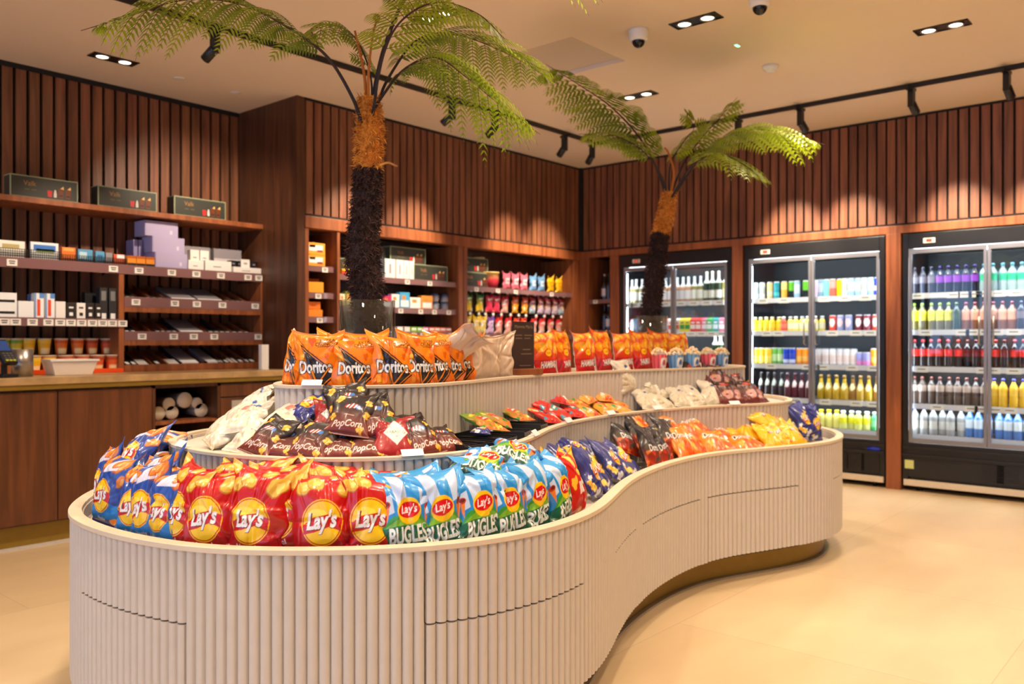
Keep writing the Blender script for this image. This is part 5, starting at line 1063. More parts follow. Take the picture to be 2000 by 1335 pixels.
# lower left shelf
y = YS + .02; ZB = 1.395; LS = 'on the shelf above the cups'
def lo(u0, u1, hh, col, look, rows=None, d=.06, dy=0., rz=0): x0, x1 = px(u0, u1, y + dy); return pbox('display_box', x0, x1, y + dy, d, ZB, ZB + hh, col, look, LS, 'boxes on the lower plum-railed shelf', rows=rows, rz=rz)
lo(-10, 33, .16, W, 'large white box with dark printed bars', [(.1, .9, .62, .72, BLK), (.1, .9, .16, .26, BLK)]); lo(36, 66, .11, W, 'low white box')
for a in (68, 89): lo(a, a + 18, .165, W, 'white and blue box with red figure', [(.25, .6, .1, .75, c(224, 80, 50)), (.5, 1, .8, 1, c(90, 140, 210)), (0, .15, 0, 1, c(120, 160, 220))])
lo(60, 68, .16, c(100, 130, 190), 'blue leaflet box partly hidden', dy=.06); lo(109, 128, .115, IV, 'plain white upright box')
for a, b, wcol in ((130, 148, 0), (150, 167, 1), (169, 184, 0), (186, 199, 0)): lo(a, b, .11, IV if wcol else c(40, 34, 32), 'white box with dark crest' if wcol else 'small black box with white emblem', [(.3, .7, .2, .4, BLK if wcol else W), (.25, .75, .65, .75, BLK if wcol else W)])
for a in (195, 213): lo(a, a + 15, .22, c(44, 44, 46), 'tall dark grey box with white emblem', [(.2, .8, .02, .2, W), (.2, .8, .6, .9, c(120, 120, 120))], dy=.01)
lo(166, 198, .19, c(26, 24, 26), 'black box behind the small boxes', dy=.12)
# packets in the sloped trays
TRAYN = ['top sloped tray', 'middle sloped tray', 'bottom sloped tray']
def tray_item(t, u0, u1, kind_):
    z0, a = TR[t]; x0, x1 = px(u0, u1, YS + .03); w = max(.025, x1 - x0); L = .30 if kind_ == 'L' else .10
    m = MB(); hh = .035 if kind_ == 'L' else .026
    if kind_ == 'L': m.box(-w / 2, w / 2, 0, L, 0, hh, 0, c(140, 134, 140)); m.box(-w / 2, w / 2, -.001, .05, 0, hh + .001, 0, W)
    elif kind_ == 'W': m.box(-w / 2, w / 2, 0, L, 0, hh, 0, c(230, 226, 222)); m.rect(-w * .3, w * .3, hh * .3, hh * .6, -.0005, 0, GY)
    else: m.box(-w / 2, w / 2, 0, L, 0, hh, 0, c(34, 31, 32)); m.box(-w * .32, w * .32, .015, .06, hh, hh + .0008, 0, W); m.rect(-w * .35, w * .35, hh * .35, hh * .65, -.0005, 0, c(200, 196, 190))
    o = m.build({'L': 'long_carton', 'W': 'white_packet', 'B': 'black_packet'}[kind_], 'print'); o.location = ((x0 + x1) / 2, YS + .03, z0 + .003 + .03 * math.tan(a)); o.rotation_euler = (a, 0, 0)
    reg(o, {'L': 'long grey carton with white end', 'W': 'small flat white packet', 'B': 'small flat black packet with white panel'}[kind_], 'in the ' + TRAYN[t], 'packet', 'packets in the sloped trays')
for u in (250, 262, 290, 302, 314): tray_item(0, u, u + 10, 'B')
tray_item(0, 338, 384, 'L'); tray_item(0, 390, 436, 'L')
for u in (446, 456, 466, 476): tray_item(0, u, u + 9, 'B')
for u in (248, 260, 308, 319, 330, 341): tray_item(1, u, u + 10, 'B')
tray_item(1, 354, 398, 'L')
for u in (412, 423, 434, 445, 458, 470, 481): tray_item(1, u, u + 10, 'B')
for u in (246, 258, 304): tray_item(2, u, u + 11, 'B')
for u in (270, 330): tray_item(2, u, u + 20, 'W')
tray_item(2, 354, 386, 'L'); tray_item(2, 404, 424, 'L')
for u in (428, 440, 468, 479, 490): tray_item(2, u, u + 10, 'B')
tray_item(2, 452, 465, 'W')
# noodle cups, trays, tub, tin, terminal
def cupm(col, col2):
    def cf(a, z):
        d = abs(((a + math.pi / 2 + math.pi) % (2 * math.pi)) - math.pi)
        if z > .103: return c(236, 226, 200)
        if z > .075: return col2
        if z < .035 and d < 1.0: return c(246, 226, 170)
        return col
    m = MB(); m.lathe([(.032 + .012 * t, .105 * t) for t in np.linspace(0, 1, 10)] + [(.047, .105), (.047, .109), (.0001, .109)], 24, 0, colf=cf); return m.mesh('noodle_cup', ['print'])
NC = {'g': (cupm(c(214, 200, 50), c(120, 170, 60)), 'yellow and green noodle cup'), 'y': (cupm(c(244, 190, 30), c(250, 210, 60)), 'yellow noodle cup'), 'o': (cupm(c(238, 126, 36), c(214, 90, 26)), 'orange noodle cup'), 'r': (cupm(c(222, 96, 46), c(176, 70, 36)), 'reddish orange noodle cup')}
riser = tag(MB().box(-6.3, -4.86, YS + .13, Y1 - .07, ZC, ZC + .125).build('cup_riser', 'wood'), 'low wooden step lifting the back row of noodle cups', 'riser')
for u, k in ((5, 'g'), (30, 'g'), (55, 'y'), (86, 'y'), (119, 'o'), (151, 'o'), (179, 'r'), (208, 'r')): x = at_y(u, 680, YS + .19)[0]; reg(link('noodle_cup', NC[k][0], None, (x, YS + .19, ZC + .127)), NC[k][1], 'in the raised back row', 'noodle cup', 'noodle cups on the counter')
for u, k in ((68, 'y'), (97, 'y'), (130, 'o'), (162, 'o'), (192, 'r'), (220, 'r')): x = at_y(u, 710, YS + .05)[0]; reg(link('noodle_cup', NC[k][0], None, (x, YS + .065, ZC + .012)), NC[k][1], 'in the front row on the counter', 'noodle cup', 'noodle cups on the counter')
for i in range(3):
    x0, x1 = at_y(58 + i * 62, 710, YS)[0], at_y(116 + i * 62, 710, YS)[0]; xm = (x0 + x1) / 2; m = MB(); m.box(x0 - xm, x1 - xm, -.01, .12, .001, .010); m.box(x0 - xm, x1 - xm, -.012, -.01, .001, .03); o = m.build('counter_tray', 'orange'); o.location = (xm, YS, ZC)
    reg(o, 'flat bright orange tray', 'under the front row of noodle cups', 'tray', 'orange counter trays')

p = at_y(136, 735, .28); o = empty('counter_tub', (p[0], .28, ZC + .001)); tag(o, 'open white rectangular tub on the travertine counter', 'tub')
m = MB(); a, b, hh = .115, .145, .10
for sx, sy in ((1, 0), (-1, 0), (0, 1), (0, -1)):
    if sx: m.add([(sx * a, -a * .6, 0), (sx * a, a * .6, 0), (sx * b, b * .6, hh), (sx * b, -b * .6, hh), (sx * (a - .004), -a * .6, .004), (sx * (a - .004), a * .6, .004), (sx * (b - .005), b * .6, hh), (sx * (b - .005), -b * .6, hh)], [(0, 1, 2, 3), (4, 7, 6, 5), (3, 2, 6, 7), (0, 4, 5, 1)])
    else: m.add([(-a, sy * a * .6, 0), (a, sy * a * .6, 0), (b, sy * b * .6, hh), (-b, sy * b * .6, hh), (-a, sy * (a * .6 - .004), .004), (a, sy * (a * .6 - .004), .004), (b, sy * (b * .6 - .005), hh), (-b, sy * (b * .6 - .005), hh)], [(0, 1, 2, 3), (4, 7, 6, 5), (3, 2, 6, 7), (0, 4, 5, 1)])
m.box(-a, a, -a * .6, a * .6, 0, .004); m.build('tub_wall', plain('milky_plastic', c(238, 226, 208), .4), o)
MB().box(-b - .006, b + .006, -b * .6 - .006, -b * .6, hh - .012, hh).build('tub_rim', 'white', o)
p = at_y(43, 733, .25); tag(MB().lathe([(.062, 0), (.062, .165), (.058, .165), (.058, .01), (.0001, .01)], 32, T=Matrix.Translation((p[0], .25, ZC + .001))).build('steel_canister', 'steel'), 'round brushed steel canister beside the payment terminal', 'canister')
p = at_y(8, 735, .16); o = empty('payment_terminal', (p[0], .16, ZC), math.radians(20)); tag(o, 'dark payment terminal with a blue screen at the left edge', 'payment terminal')
MB().box(-.05, .05, -.06, .06, 0, .02).build('base', 'blackp', o, .003); MB().box(-.012, .012, -.012, .012, .02, .08).build('stand', 'blackp', o)
T = Matrix.Translation((0, 0, .15)) @ Matrix.Rotation(math.radians(-38), 4, 'X')
MB().box(-.045, .045, -.015, .015, -.09, .09, T=T).build('terminal_body', 'blackp', o, .004)
MB().box(-.038, .038, -.0165, -.015, .0, .075, 0, c(50, 90, 170), T=T).build('screen', 'gloss', o)
m = MB()
for i in range(3):
    for j in range(4): m.box(-.033 + i * .024, -.015 + i * .024, -.018, -.015, -.078 + j * .017, -.066 + j * .017, 0, c(200, 200, 60) if j == 0 else c(90, 90, 95), T=T)
m.build('keypad', 'print', o)
p = at_y(518, 700, .12); tag(MB().box(-.03, .03, -.02, .02, 0, .19, T=Matrix.Translation((p[0], .14, ZC + .001))).build('white_panel_box', 'white'), 'tall plain white box on the counter beside the side panel', 'box')
# paper cup sleeves in the open niche
for i, (u, v, r) in enumerate(((310, 803, .047), (336, 803, .047), (361, 784, .055), (393, 799, .050), (330, 776, .045), (385, 776, .04))):
    q = at_y(u, v, .16); m = MB(); T = Matrix.Translation((q[0], .16, zsh + r + .002 + (0 if i not in (2, 4, 5) else .062 + .012 * (i == 2)))) @ Matrix.Rotation(-math.pi / 2, 4, 'X')
    o = empty('cup_sleeve', T.translation); 
    MB().lathe([(r - .004, .0), (r, .003), (r, .012), (r * .96, .015), (r * .78, .40), (.0001, .40)], 28, T=Matrix.Rotation(-math.pi / 2, 4, 'X')).build('paper_cups', plain('paper_cup', c(232, 222, 204), .6), o)
    MB().lathe([(.0001, -.002), (r - .001, -.002), (r, .001), (r, .006)], 28, T=Matrix.Rotation(-math.pi / 2, 4, 'X')).build('cup_mouth', plain('paper_cup_inside', c(240, 228, 204), .6), o)
    reg(o, 'lying white paper cup stack', 'in the open counter niche', 'paper cups', 'paper cup sleeves')
# ------------------------------------------------------------------ bays of the back wall
def bay(name, u0, u1, z, hh, col, look, place, rows=None, d=.08, y=.06, rz=0): x0, x1 = px(u0, u1, y); return pbox(name, x0, x1, y, d, z, z + hh, col, look, place, 'goods in the back wall bays', rows=rows, rz=rz)
OB = c(244, 160, 40); WB = c(236, 232, 236)
for k in range(2): bay('biscuit_box', 603, 635, 1.835 + k * .095, .092, OB, 'orange biscuit box with white and blue print', ['lower', 'upper'][k] + ' one in the narrow bay', [(.02, .85, .3, .8, WB), (.05, .4, .6, .8, c(50, 90, 190)), (.5, .85, .2, .4, c(220, 80, 40))])
bay('biscuit_box', 603, 632, 1.625, .088, OB, 'bright orange box', 'at the front of the middle shelf of the narrow bay'); bay('biscuit_box', 603, 624, 1.625, .12, c(226, 110, 30), 'darker orange box', 'behind the bright one on the narrow bay middle shelf', y=.16)
for k in range(2): bay('biscuit_box', 603, 630 - 4 * k, 1.435 + .062 * k, .06, [c(240, 140, 40), c(240, 120, 30)][k], 'flat orange box', ['lower', 'upper'][k] + ' of two on the third shelf of the narrow bay')
bay('wipes_pack', 603, 631, 1.20, .10, c(190, 222, 214), 'pale aqua pack with orange print', 'on the lowest visible shelf of the narrow bay', [(.5, .7, .3, .6, c(240, 170, 60)), (.1, .3, .2, .7, c(240, 240, 236))])
P2 = 'on the wide bay top shelf'
gift(-2.20, .06, 1.785, P2 + ', in front'); gift(-2.42, .12, 1.93, P2 + ', upper one behind'); gift(-2.42, .17, 1.785, P2 + ', under the upper one', 'dark green gift box mostly hidden')
gift(-3.02, .12, 1.785, P2 + ' behind the trunk', 'dark grey gift box mostly hidden')
bay('yellow_pouch', 668, 688, 1.785, .05, c(244, 190, 40), 'small yellow and red pouch', P2 + ' left of the trunk', [(0, .5, 0, .7, c(220, 70, 40))])
for u0, u1 in ((752, 772), (774, 788), (789, 799), (800, 809)): bay('white_gift_carton', u0, u1, 1.785, .165, IV, 'upright white carton', P2 + ' right of the trunk', [(.4, .6, .25, .75, GY)], d=.12)
x = at_y(742, 500, .10)[0]; tag(MB().lathe([(.028, 0), (.042, .05), (.05, .24), (.047, .24), (.04, .06), (.0001, .05)], 24, T=Matrix.Translation((x, .10, 1.787))).build('drinking_glass', 'vase'), 'tall clear glass right of the near trunk in the wide bay', 'glass')
P3 = 'on the wide bay middle shelf'
for j, (u0, u1, cc, lk) in enumerate(((664, 674, c(236, 226, 200), 'cream'), (675, 688, c(120, 130, 50), 'olive'), (689, 700, c(40, 60, 190), 'blue'), (748, 764, c(226, 30, 110), 'magenta'), (765, 780, c(240, 236, 236), 'white'), (781, 800, c(70, 170, 220), 'sky blue'), (801, 822, c(238, 232, 226), 'white and orange'), (823, 845, c(240, 150, 60), 'orange and white'))):
    bay('snack_pouch', u0, u1, 1.532, .10 + .02 * (j % 3), cc, lk + ' snack pouch', P3, [(.1, .9, .1, .5, W if j > 2 else c(240, 190, 120)), (.2, .6, .55, .8, c(226, 140, 60))], d=.05, y=.07)
def mug_mesh():
    m = MB(); m.lathe([(.034, 0), (.038, .004), (.038, .075), (.035, .075), (.034, .01), (.0001, .008)], 24, 0, colf=lambda a, z: c(60, 90, 150) if z > .068 else c(226, 226, 234)); m.tube([(.036, 0, .06), (.06, 0, .055), (.062, 0, .03), (.036, 0, .015)], .005, 8, 0, c(226, 226, 234)); return m.mesh('mug', ['gloss'])
MU = mug_mesh()
for u, k in ((812, 1), (828, 1), (850, 0), (850, 1), (869, 0), (869, 1)): x = at_y(u, 600, .16)[0]; reg(link('mug', MU, None, (x, .17, 1.533 + k * .077)) if k == 0 or u > 845 else link('mug', MU, None, (x, .25, 1.533 + k * .0)), 'white mug with blue rim', ('stacked on another' if k and u > 845 else 'standing') + ' in the wide bay', 'mug', 'mugs in the wide bay')
for u0, cc, lk in ((776, W, 'white'), (790, c(236, 226, 206), 'cream'), (803, c(150, 200, 50), 'lime'), (815, c(120, 190, 60), 'green'), (826, c(226, 110, 170), 'pink'), (838, c(230, 90, 60), 'coral'), (849, c(236, 130, 50), 'orange'), (860, c(230, 90, 70), 'red orange'), (871, c(190, 60, 60), 'dark red')): bay('candy_roll_pack', u0, u0 + 11, 1.325, .045, cc, 'small %s sweets pack' % lk, 'on the lowest shelf of the wide bay', [(.1, .9, .4, .8, W)], d=.06, y=.06)
P5 = 'on the corner bay top shelf'
gift(-1.555, .10, 1.762, P5 + ', lower left'); gift(-1.56, .14, 1.906, P5 + ', upper left')
def tubm(h, r): 
    m = MB(); m.lathe([(r * .8, 0), (r, h * .55), (r * 1.0, h), (r * 1.06, h), (r * 1.06, h + .01), (.0001, h + .01)], 24, 0, colf=lambda a, z: c(250, 214, 130) if z > h * .6 else c(206, 50, 70)); return m.mesh('candy_tub', ['print'])
for u, yy, z, h, r in ((941, .16, 1.906, .15, .055), (963, .09, 1.763, .15, .085)): x = at_y(u, 560, yy)[0]; reg(link('candy_tub', tubm(h, r), None, (x, yy + .04, z)), 'red tub with yellow lid', ('standing on a gift box' if z > 1.9 else 'beside the gift box') + ' in the corner bay', 'tub', 'red candy tubs')
def art_p(col, col2):
    def f(A): A.grad(col, col); A.band(0, .5, .3, .18 * A.h / A.w, col2); A.fill(A.y / A.h > .9, tuple(k * .8 for k in col)); A.disc(0, .5, .16, .10, col, .2, .15)
    return f
def art_hang(col, col2, seed):
    def f(A): A.grad(col2, col, .2, .8); A.patches(seed, [W, col2, c(246, 200, 90)], 7, .06, .16, 0, .75); A.fill(A.y / A.h > .86, tuple(k * .85 for k in col)); A.band(0, .72, .3, .05, W, rot=.1)
    return f
POU = {k: bag_mesh('candy_bag', .115, .165, .045, art_p(a, b), a, seed=s, nu=26, nv=30, mat='foils') for s, (k, a, b) in enumerate((('p', c(226, 110, 130), c(240, 200, 205)), ('b', c(110, 160, 206), c(200, 218, 236)), ('y', c(246, 186, 20), c(240, 150, 20))))}
for u, k in ((992, 'p'), (1009, 'p'), (1026, 'p'), (1044, 'b'), (1060, 'b'), (1078, 'y'), (1094, 'y'), (1102, 'y')):
    x = at_y(u, 560, .08)[0]; reg(link('candy_bag', POU[k], None, (x, .10 + (.06 if u in (1102,) else 0), 1.764)), {'p': 'pink', 'b': 'light blue', 'y': 'yellow'}[k] + ' standing candy bag', 'on the top shelf of the corner bay', 'candy bag', 'candy bags on the corner bay shelf')
HC = {'g': (c(50, 120, 40), c(240, 206, 30), 'green and yellow'), 'm': (c(206, 16, 60), c(240, 60, 100), 'magenta red'), 'r': (c(214, 24, 30), c(246, 190, 180), 'red'), 'o': (c(226, 60, 30), c(244, 180, 40), 'orange red'), 'w': (c(190, 40, 50), c(160, 190, 214), 'red topped grey blue'), 'k': (c(196, 30, 60), c(200, 180, 206), 'red topped lilac'), 'y': (c(236, 196, 40), c(232, 214, 130), 'yellow'), 'v': (c(120, 60, 170), c(226, 190, 226), 'violet'), 'x': (c(206, 40, 40), c(236, 206, 190), 'red topped cream')}
HM = {k: bag_mesh('hanging_candy_bag', .105, .175, .035, art_hang(v[0], v[1], 7 + i), v[0], seed=i, nu=24, nv=32, mat='foils') for i, (k, v) in enumerate(HC.items())}
for z, row, us, ks in ((1.715, 'upper', (917, 939, 958, 972, 988, 1008, 1027, 1042, 1058, 1072, 1086, 1098), 'ggmmroowkkkw'), (1.50, 'lower', (915, 932, 945, 960, 976, 994, 1010, 1024, 1044, 1060, 1077, 1093), 'yyyvrrooxxxx')):
    for u, k in zip(us, ks):
        x = at_y(u, 600, .10)[0]; o = link('hanging_candy_bag', HM[k], None, (x, .12, z - .185), (math.radians(4), 0, 0)); reg(o, HC[k][2] + ' candy bag', 'on the %s row of hooks' % row, 'candy bag', 'candy bags on hooks')
        hk = tag(MB().tube([(x, .458, z + .004), (x, .10, z + .004), (x, .09, z + .010)], .0028, 6).build('display_hook', 'steel'), '', 'hook'); MB().box(x - .014, x + .014, .076, .080, z - .002, z + .022, 0, W).build('price_flag', 'print', hk)
        hk['label'] = ''; hk.parent = back; hk.matrix_parent_inverse = Matrix.Translation(-Vector(back.location)); del hk['label']; del hk['category']
        for ch in hk.children: pass
# ------------------------------------------------------------------ tree ferns in glass vases
def bez(P, n):
    """smooth path through the points"""
    P = [np.array(p, float) for p in P]; P = [2 * P[0] - P[1]] + P + [2 * P[-1] - P[-2]]; out = []
    for i in range(1, len(P) - 2):
        for t in np.linspace(0, 1, n, endpoint=False):
            p0, p1, p2, p3 = P[i - 1:i + 3]; out.append(0.5 * ((2 * p1) + (-p0 + p2) * t + (2 * p0 - 5 * p1 + 4 * p2 - p3) * t * t + (-p0 + 3 * p1 - 3 * p2 + p3) * t ** 3))
    out.append(P[-2]); return out
def frond(parent, path, L, n, start=.28, droop=.35, seed=0, r0=.009, stem=(c(40, 36, 34), c(96, 54, 36)), tone=0.0, updir=None, lw=1.0):
    R_ = random.Random(seed); Q = [Vector(p) for p in bez(path, 14)]; N = len(Q); m = MB()
    cum = [0]
    for a, b in zip(Q, Q[1:]): cum.append(cum[-1] + (b - a).length)
    T_ = cum[-1]
    def at(t):
        s = t * T_; i = max(0, min(N - 2, next((k for k in range(N - 1) if cum[k + 1] >= s), N - 2))); f = (s - cum[i]) / max(1e-9, cum[i + 1] - cum[i])
        return Q[i].lerp(Q[i + 1], f), (Q[min(i + 2, N - 1)] - Q[max(i - 1, 0)]).normalized()
    st0, st1 = Vector(stem[0]), Vector(stem[1])
    m.tube(Q, [max(.0012, r0 * (1 - .88 * i / (N - 1))) for i in range(N)], 7, 0, cols=[tuple(st0.lerp(st1, i / (N - 1))) for i in range(N)])
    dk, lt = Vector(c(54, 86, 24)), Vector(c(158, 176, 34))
    up0 = Vector(updir) if updir else Vector((0, 0, 1))
    n = int(n * 1.25)
    for k in range(n):
        t = start + (1 - start) * (k + .5) / n; P, T = at(t); up = (up0 - T * up0.dot(T)).normalized(); S = T.cross(up)
        q = (k + .5) / n; l = L * (math.sin(math.pi * min(1, .18 + q * .86)) ** .8) * (1 if q < .85 else 1 - (q - .85) * 3.0)
        for sd in (-1, 1):
            ll = l * R_.uniform(.88, 1.1); d = (S * sd * R_.uniform(.82, .95) + T * R_.uniform(.45, .62) + up * R_.uniform(-.05, .16)).normalized(); dr = droop * R_.uniform(.7, 1.3)
            nl = max(6, int(ll / (.0185 * lw))); pts = []
            for j in range(nl + 1): a = j / nl; pts.append(P + d * ll * a * (1 - .12 * a) + Vector((0, 0, -1)) * dr * ll * a * a + T * ll * .10 * a * a)
            g = R_.uniform(-.15, .2) + tone
            m.tube(pts[::2] + ([pts[-1]] if nl % 2 else []), [max(.0005, .0016 * (1 - i / (nl / 2 + 1))) for i in range(len(pts[::2]) + (1 if nl % 2 else 0))], 4, 0, col=tuple(st1 * .9))
            for j in range(1, nl + 1):
                a = j / nl; tp = (pts[j] - pts[j - 1]).normalized(); u2 = (up - tp * up.dot(tp)); u2 = u2.normalized() if u2.length > 1e-3 else S; s2 = tp.cross(u2).normalized()
                fl = (.035 + ll * .07) * lw ** .5 * (math.sin(math.pi * min(1, .30 + .70 * a)) ** .7 + .06); w = .0092 * lw * (1 - .35 * a)
                if j == nl: fl *= .6
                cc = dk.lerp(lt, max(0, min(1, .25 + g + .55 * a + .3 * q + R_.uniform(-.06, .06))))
                for s3 in (-1, 1):
                    dd = (s2 * s3 * .90 + tp * .50 - u2 * .12).normalized(); b0 = pts[j]; e1 = b0 + dd * fl * .45 + tp * w + Vector((0, 0, -.05 * fl)); e2 = b0 + dd * fl * .40 - tp * w * .9; tip = b0 + dd * fl + tp * fl * .18 + Vector((0, 0, -.22 * fl))
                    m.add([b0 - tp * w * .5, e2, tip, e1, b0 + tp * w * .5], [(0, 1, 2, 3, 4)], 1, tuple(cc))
    o = m.build('frond', ['fibre', 'leaf'], None); o.parent = parent; o.matrix_parent_inverse = Matrix.Translation(-Vector(parent.location)); return o
def trunk(parent, path, rr, split, seed):
    """path of (point), radii; below the fraction split shaggy dark fibre, above it golden wool"""
    R_ = random.Random(seed); Q = bez(path, 12); N = len(Q); rad = np.interp(np.linspace(0, 1, N), np.linspace(0, 1, len(rr)), rr)
    ks = int(N * split); DK, MD, GO, YE = c(48, 28, 24), c(92, 54, 42), c(214, 134, 40), c(244, 184, 84)
    def part(name, a, b, cols, nsp, ls, rs):
        m = MB(); P = Q[a:b + 1]; rd = [rad[i] * R_.uniform(.8, .92) for i in range(a, b + 1)]; m.tube(P, rd, 16, 0, cols=[cols[0]] * len(P))
        for _ in range(nsp):
            i = R_.uniform(a, b - .01); k = int(i); f = i - k; p = Vector(Q[k]) .lerp(Vector(Q[k + 1]), f); T = (Vector(Q[k + 1]) - Vector(Q[k])).normalized(); th = R_.uniform(0, 6.283)
            x = T.cross(Vector((1, 0, 0))).normalized(); y_ = T.cross(x); n_ = x * math.cos(th) + y_ * math.sin(th); tg = T.cross(n_)
            b0 = p + n_ * rad[k] * R_.uniform(.72, .9); ln = R_.uniform(*ls); dd = (n_ * R_.uniform(.3, 1) + T * R_.uniform(-.9, .7) + tg * R_.uniform(-.7, .7)).normalized(); w = R_.uniform(*rs)
            mid = b0 + dd * ln * .5 + n_ * ln * .12; tip = b0 + dd * ln + T * ln * R_.uniform(-.35, .1); sd = dd.cross(n_); sd = sd.normalized() if sd.length > 1e-3 else tg
            cc = Vector(cols[R_.randrange(len(cols))]) * R_.uniform(.7, 1.2); m.add([b0 - sd * w, b0 + sd * w, mid + sd * w * .8, tip, mid - sd * w * .8], [(0, 1, 2, 3, 4)], 0, tuple(cc))
        o = m.build(name, 'fibre'); o.parent = parent; o.matrix_parent_inverse = Matrix.Translation(-Vector(parent.location)); return o
    part('trunk', 0, ks, [DK, MD, DK, c(54, 32, 30)], 5200, (.012, .034), (.0012, .0032)); part('crown_wool', ks, N - 1, [GO, YE, c(180, 98, 30), c(228, 154, 56)], 2600, (.010, .038), (.0006, .0016))
def stalk(parent, path, r, name='young_stalk', coil=None, col=(c(196, 116, 36), c(150, 80, 34))):
    Q = bez(path, 10); m = MB(); m.tube(Q, [r * (1 - .45 * i / len(Q)) for i in range(len(Q))], 8, 0, cols=[tuple(Vector(col[0]).lerp(Vector(col[1]), i / len(Q))) for i in range(len(Q))])
    if coil:
        e = Vector(Q[-1]); cp = []
        for k in range(34): a = k * .42; q = coil * (1 - k / 40); cp.append(e + Vector((RT * (q * math.sin(a)) + UP * (coil - q * math.cos(a))).tolist()))
        m.tube(cp, [r * .6] * len(cp), 7, 0, col=c(120, 66, 36))
    R_ = random.Random(int(r * 1e5))
    for _ in range(160):
        k = R_.randrange(len(Q) - 1); p = Vector(Q[k]); d = Vector((R_.uniform(-1, 1), R_.uniform(-1, 1), R_.uniform(-.2, .8))).normalized(); sd = d.cross(Vector((.3, .1, 1))).normalized() * .0006; m.add([p - sd, p + sd, p + d * (r + R_.uniform(.003, .010))], [(0, 1, 2)], 0, c(206, 140, 60))
    o = m.build(name, 'fibre'); o.parent = parent; o.matrix_parent_inverse = Matrix.Translation(-Vector(parent.location))
def vase(x, y, z, label):
    m = MB(); r, h = .110, .345; m.lathe([(r - .012, .02), (r - .007, .03), (r - .007, h - .001), (r - .003, h), (r, h - .002), (r, .004), (r - .004, 0), (.0001, 0)], 64, 0); m.v.extend([]) 
    o = m.build('glass_vase', 'vase'); o.location = (x, y, z); return tag(o, label, 'vase', 'glass vases on the top tier')
def P3(u, v, D): return at_d(u, v, D)
# near fern
V1 = isl(0, 0); vz = D3 + .001
q0 = at_d(717, 640, 3.36); vase(q0[0], q0[1], vz, 'large clear cylindrical glass vase around the near fern trunk')
f1 = empty('tree_fern', (q0[0], q0[1], vz + .02)); tag(f1, 'near tree fern, tall shaggy dark trunk and long arching fronds', 'tree fern', 'tree ferns on the island')
D_ = 3.36; base = np.array([q0[0], q0[1], vz + .024])
trunk(f1, [base, P3(719, 590, D_), P3(708, 500, D_), P3(715, 410, D_), P3(718, 330, D_), P3(722, 260, D_), P3(721, 190, D_)], [.066, .066, .066, .056, .052, .052, .038], .66, 3)
stalk(f1, [P3(742, 322, D_ - .03), P3(758, 318, D_ - .05), P3(776, 325, D_ - .07)], .005, 'broken_stalk', col=(c(226, 170, 70), c(150, 90, 60)))
stalk(f1, [P3(716, 215, D_), P3(712, 150, D_), P3(700, 90, D_ - .03), P3(693, 60, D_ - .05)], .007); stalk(f1, [P3(720, 215, D_ - .02), P3(720, 140, D_ - .04), P3(728, 70, D_ - .05), P3(735, 42, D_ - .05)], .006, coil=.014)
ST = (c(34, 36, 42), c(92, 54, 40))
frond(f1, [P3(706, 240, D_ - .03), P3(688, 190, D_ - .05), P3(640, 112, D_ - .12), P3(570, 58, D_ - .18), P3(470, 8, D_ - .22), P3(360, 0, D_ - .28), P3(250, 32, D_ - .34), P3(158, 60, D_ - .40)], .30, 14, .24, .45, 1, .008, ST, .0)
frond(f1, [P3(725, 230, D_), P3(735, 160, D_), P3(755, 80, D_), P3(790, 0, D_ - .05), P3(850, -70, D_ - .15), P3(960, -110, D_ - .28), P3(1080, -80, D_ - .40), P3(1190, -10, D_ - .5)], .32, 14, .28, .40, 2, .011, ST, .15)
frond(f1, [P3(728, 220, D_ - .02), P3(745, 190, D_ - .02), P3(790, 135, D_ + .05), P3(850, 112, D_ + .12), P3(910, 150, D_ + .2), P3(985, 212, D_ + .28), P3(1055, 262, D_ + .35)], .30, 12, .18, .60, 3, .007, ST, .0)
frond(f1, [P3(730, 225, D_ + .03), P3(760, 150, D_ + .1), P3(820, 75, D_ + .22), P3(900, 70, D_ + .35), P3(1000, 110, D_ + .48), P3(1090, 165, D_ + .6)], .30, 12, .22, .40, 4, .007, ST, .0)
frond(f1, [P3(728, 225, D_ - .03), P3(745, 120, D_ - .15), P3(780, 45, D_ - .3), P3(850, 5, D_ - .42), P3(930, 25, D_ - .5), P3(985, 75, D_ - .56)], .24, 10, .26, .35, 6, .006, ST, .30)
frond(f1, [P3(728, 222, D_ + .03), P3(722, 140, D_ + .06), P3(690, 70, D_ + .08), P3(640, 50, D_ + .1), P3(585, 80, D_ + .12)], .18, 8, .30, .4, 7, .005, ST, .0)
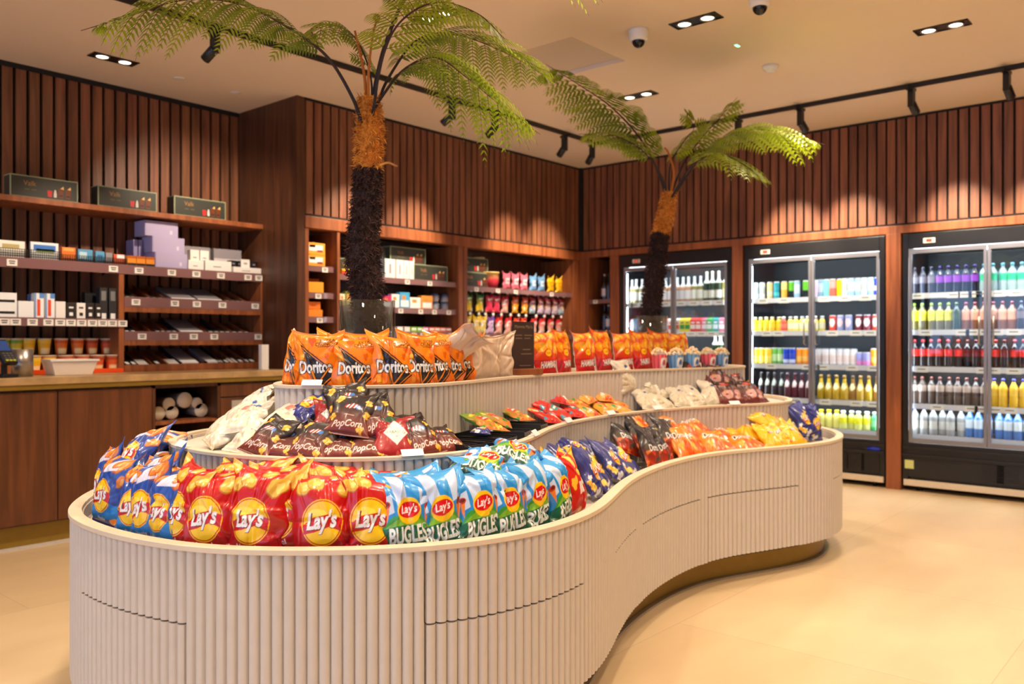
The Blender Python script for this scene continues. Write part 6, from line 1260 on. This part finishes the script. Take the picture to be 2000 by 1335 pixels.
# far fern
E_ = 5.45; q1 = at_d(1270, 640, E_); vase(q1[0], q1[1], vz, 'clear cylindrical glass vase around the far fern trunk')
f2_ = empty('tree_fern', (q1[0], q1[1], vz + .02)); tag(f2_, 'far tree fern with shorter trunk, in front of the left fridge', 'tree fern', 'tree ferns on the island'); base = np.array([q1[0], q1[1], vz + .024])
trunk(f2_, [base, P3(1272, 600, E_), P3(1281, 530, E_), P3(1290, 460, E_), P3(1300, 420, E_), P3(1308, 375, E_)], [.062, .062, .062, .052, .050, .038], .62, 9)
stalk(f2_, [P3(1306, 400, E_), P3(1316, 340, E_), P3(1306, 300, E_), P3(1298, 288, E_)], .009); stalk(f2_, [P3(1312, 400, E_), P3(1345, 335, E_), P3(1400, 308, E_ - .05)], .008)
frond(f2_, [P3(1303, 390, E_), P3(1285, 335, E_), P3(1250, 270, E_ - .1), P3(1195, 210, E_ - .25), P3(1130, 165, E_ - .4), P3(1065, 125, E_ - .55)], .34, 13, .22, .35, 11, .010, ST, .0, lw=1.5)
frond(f2_, [P3(1312, 390, E_), P3(1340, 345, E_ - .05), P3(1385, 290, E_ - .1), P3(1440, 258, E_ - .15), P3(1510, 255, E_ - .2), P3(1610, 282, E_ - .28)], .40, 12, .26, .40, 12, .010, ST, .12, lw=1.5)
frond(f2_, [P3(1308, 385, E_ + .05), P3(1335, 320, E_ + .1), P3(1370, 270, E_ + .18), P3(1410, 225, E_ + .25), P3(1440, 190, E_ + .3)], .30, 9, .30, .20, 13, .008, ST, .3, lw=1.5)
frond(f2_, [P3(1312, 385, E_ - .05), P3(1350, 325, E_ - .15), P3(1400, 300, E_ - .28), P3(1450, 320, E_ - .4), P3(1490, 350, E_ - .5)], .28, 9, .28, .35, 14, .007, ST, .2, lw=1.5)
frond(f2_, [P3(1306, 385, E_), P3(1310, 320, E_ + .05), P3(1340, 270, E_ + .1), P3(1355, 250, E_ + .12), P3(1340, 215, E_ + .12)], .24, 7, .40, .3, 15, .006, ST, .5, lw=1.5)
frond(f2_, [P3(1304, 388, E_), P3(1290, 340, E_ - .05), P3(1250, 290, E_ - .1), P3(1190, 262, E_ - .12), P3(1130, 262, E_ - .15)], .24, 9, .34, .3, 16, .006, ST, .1, lw=1.5)
finish_labels()
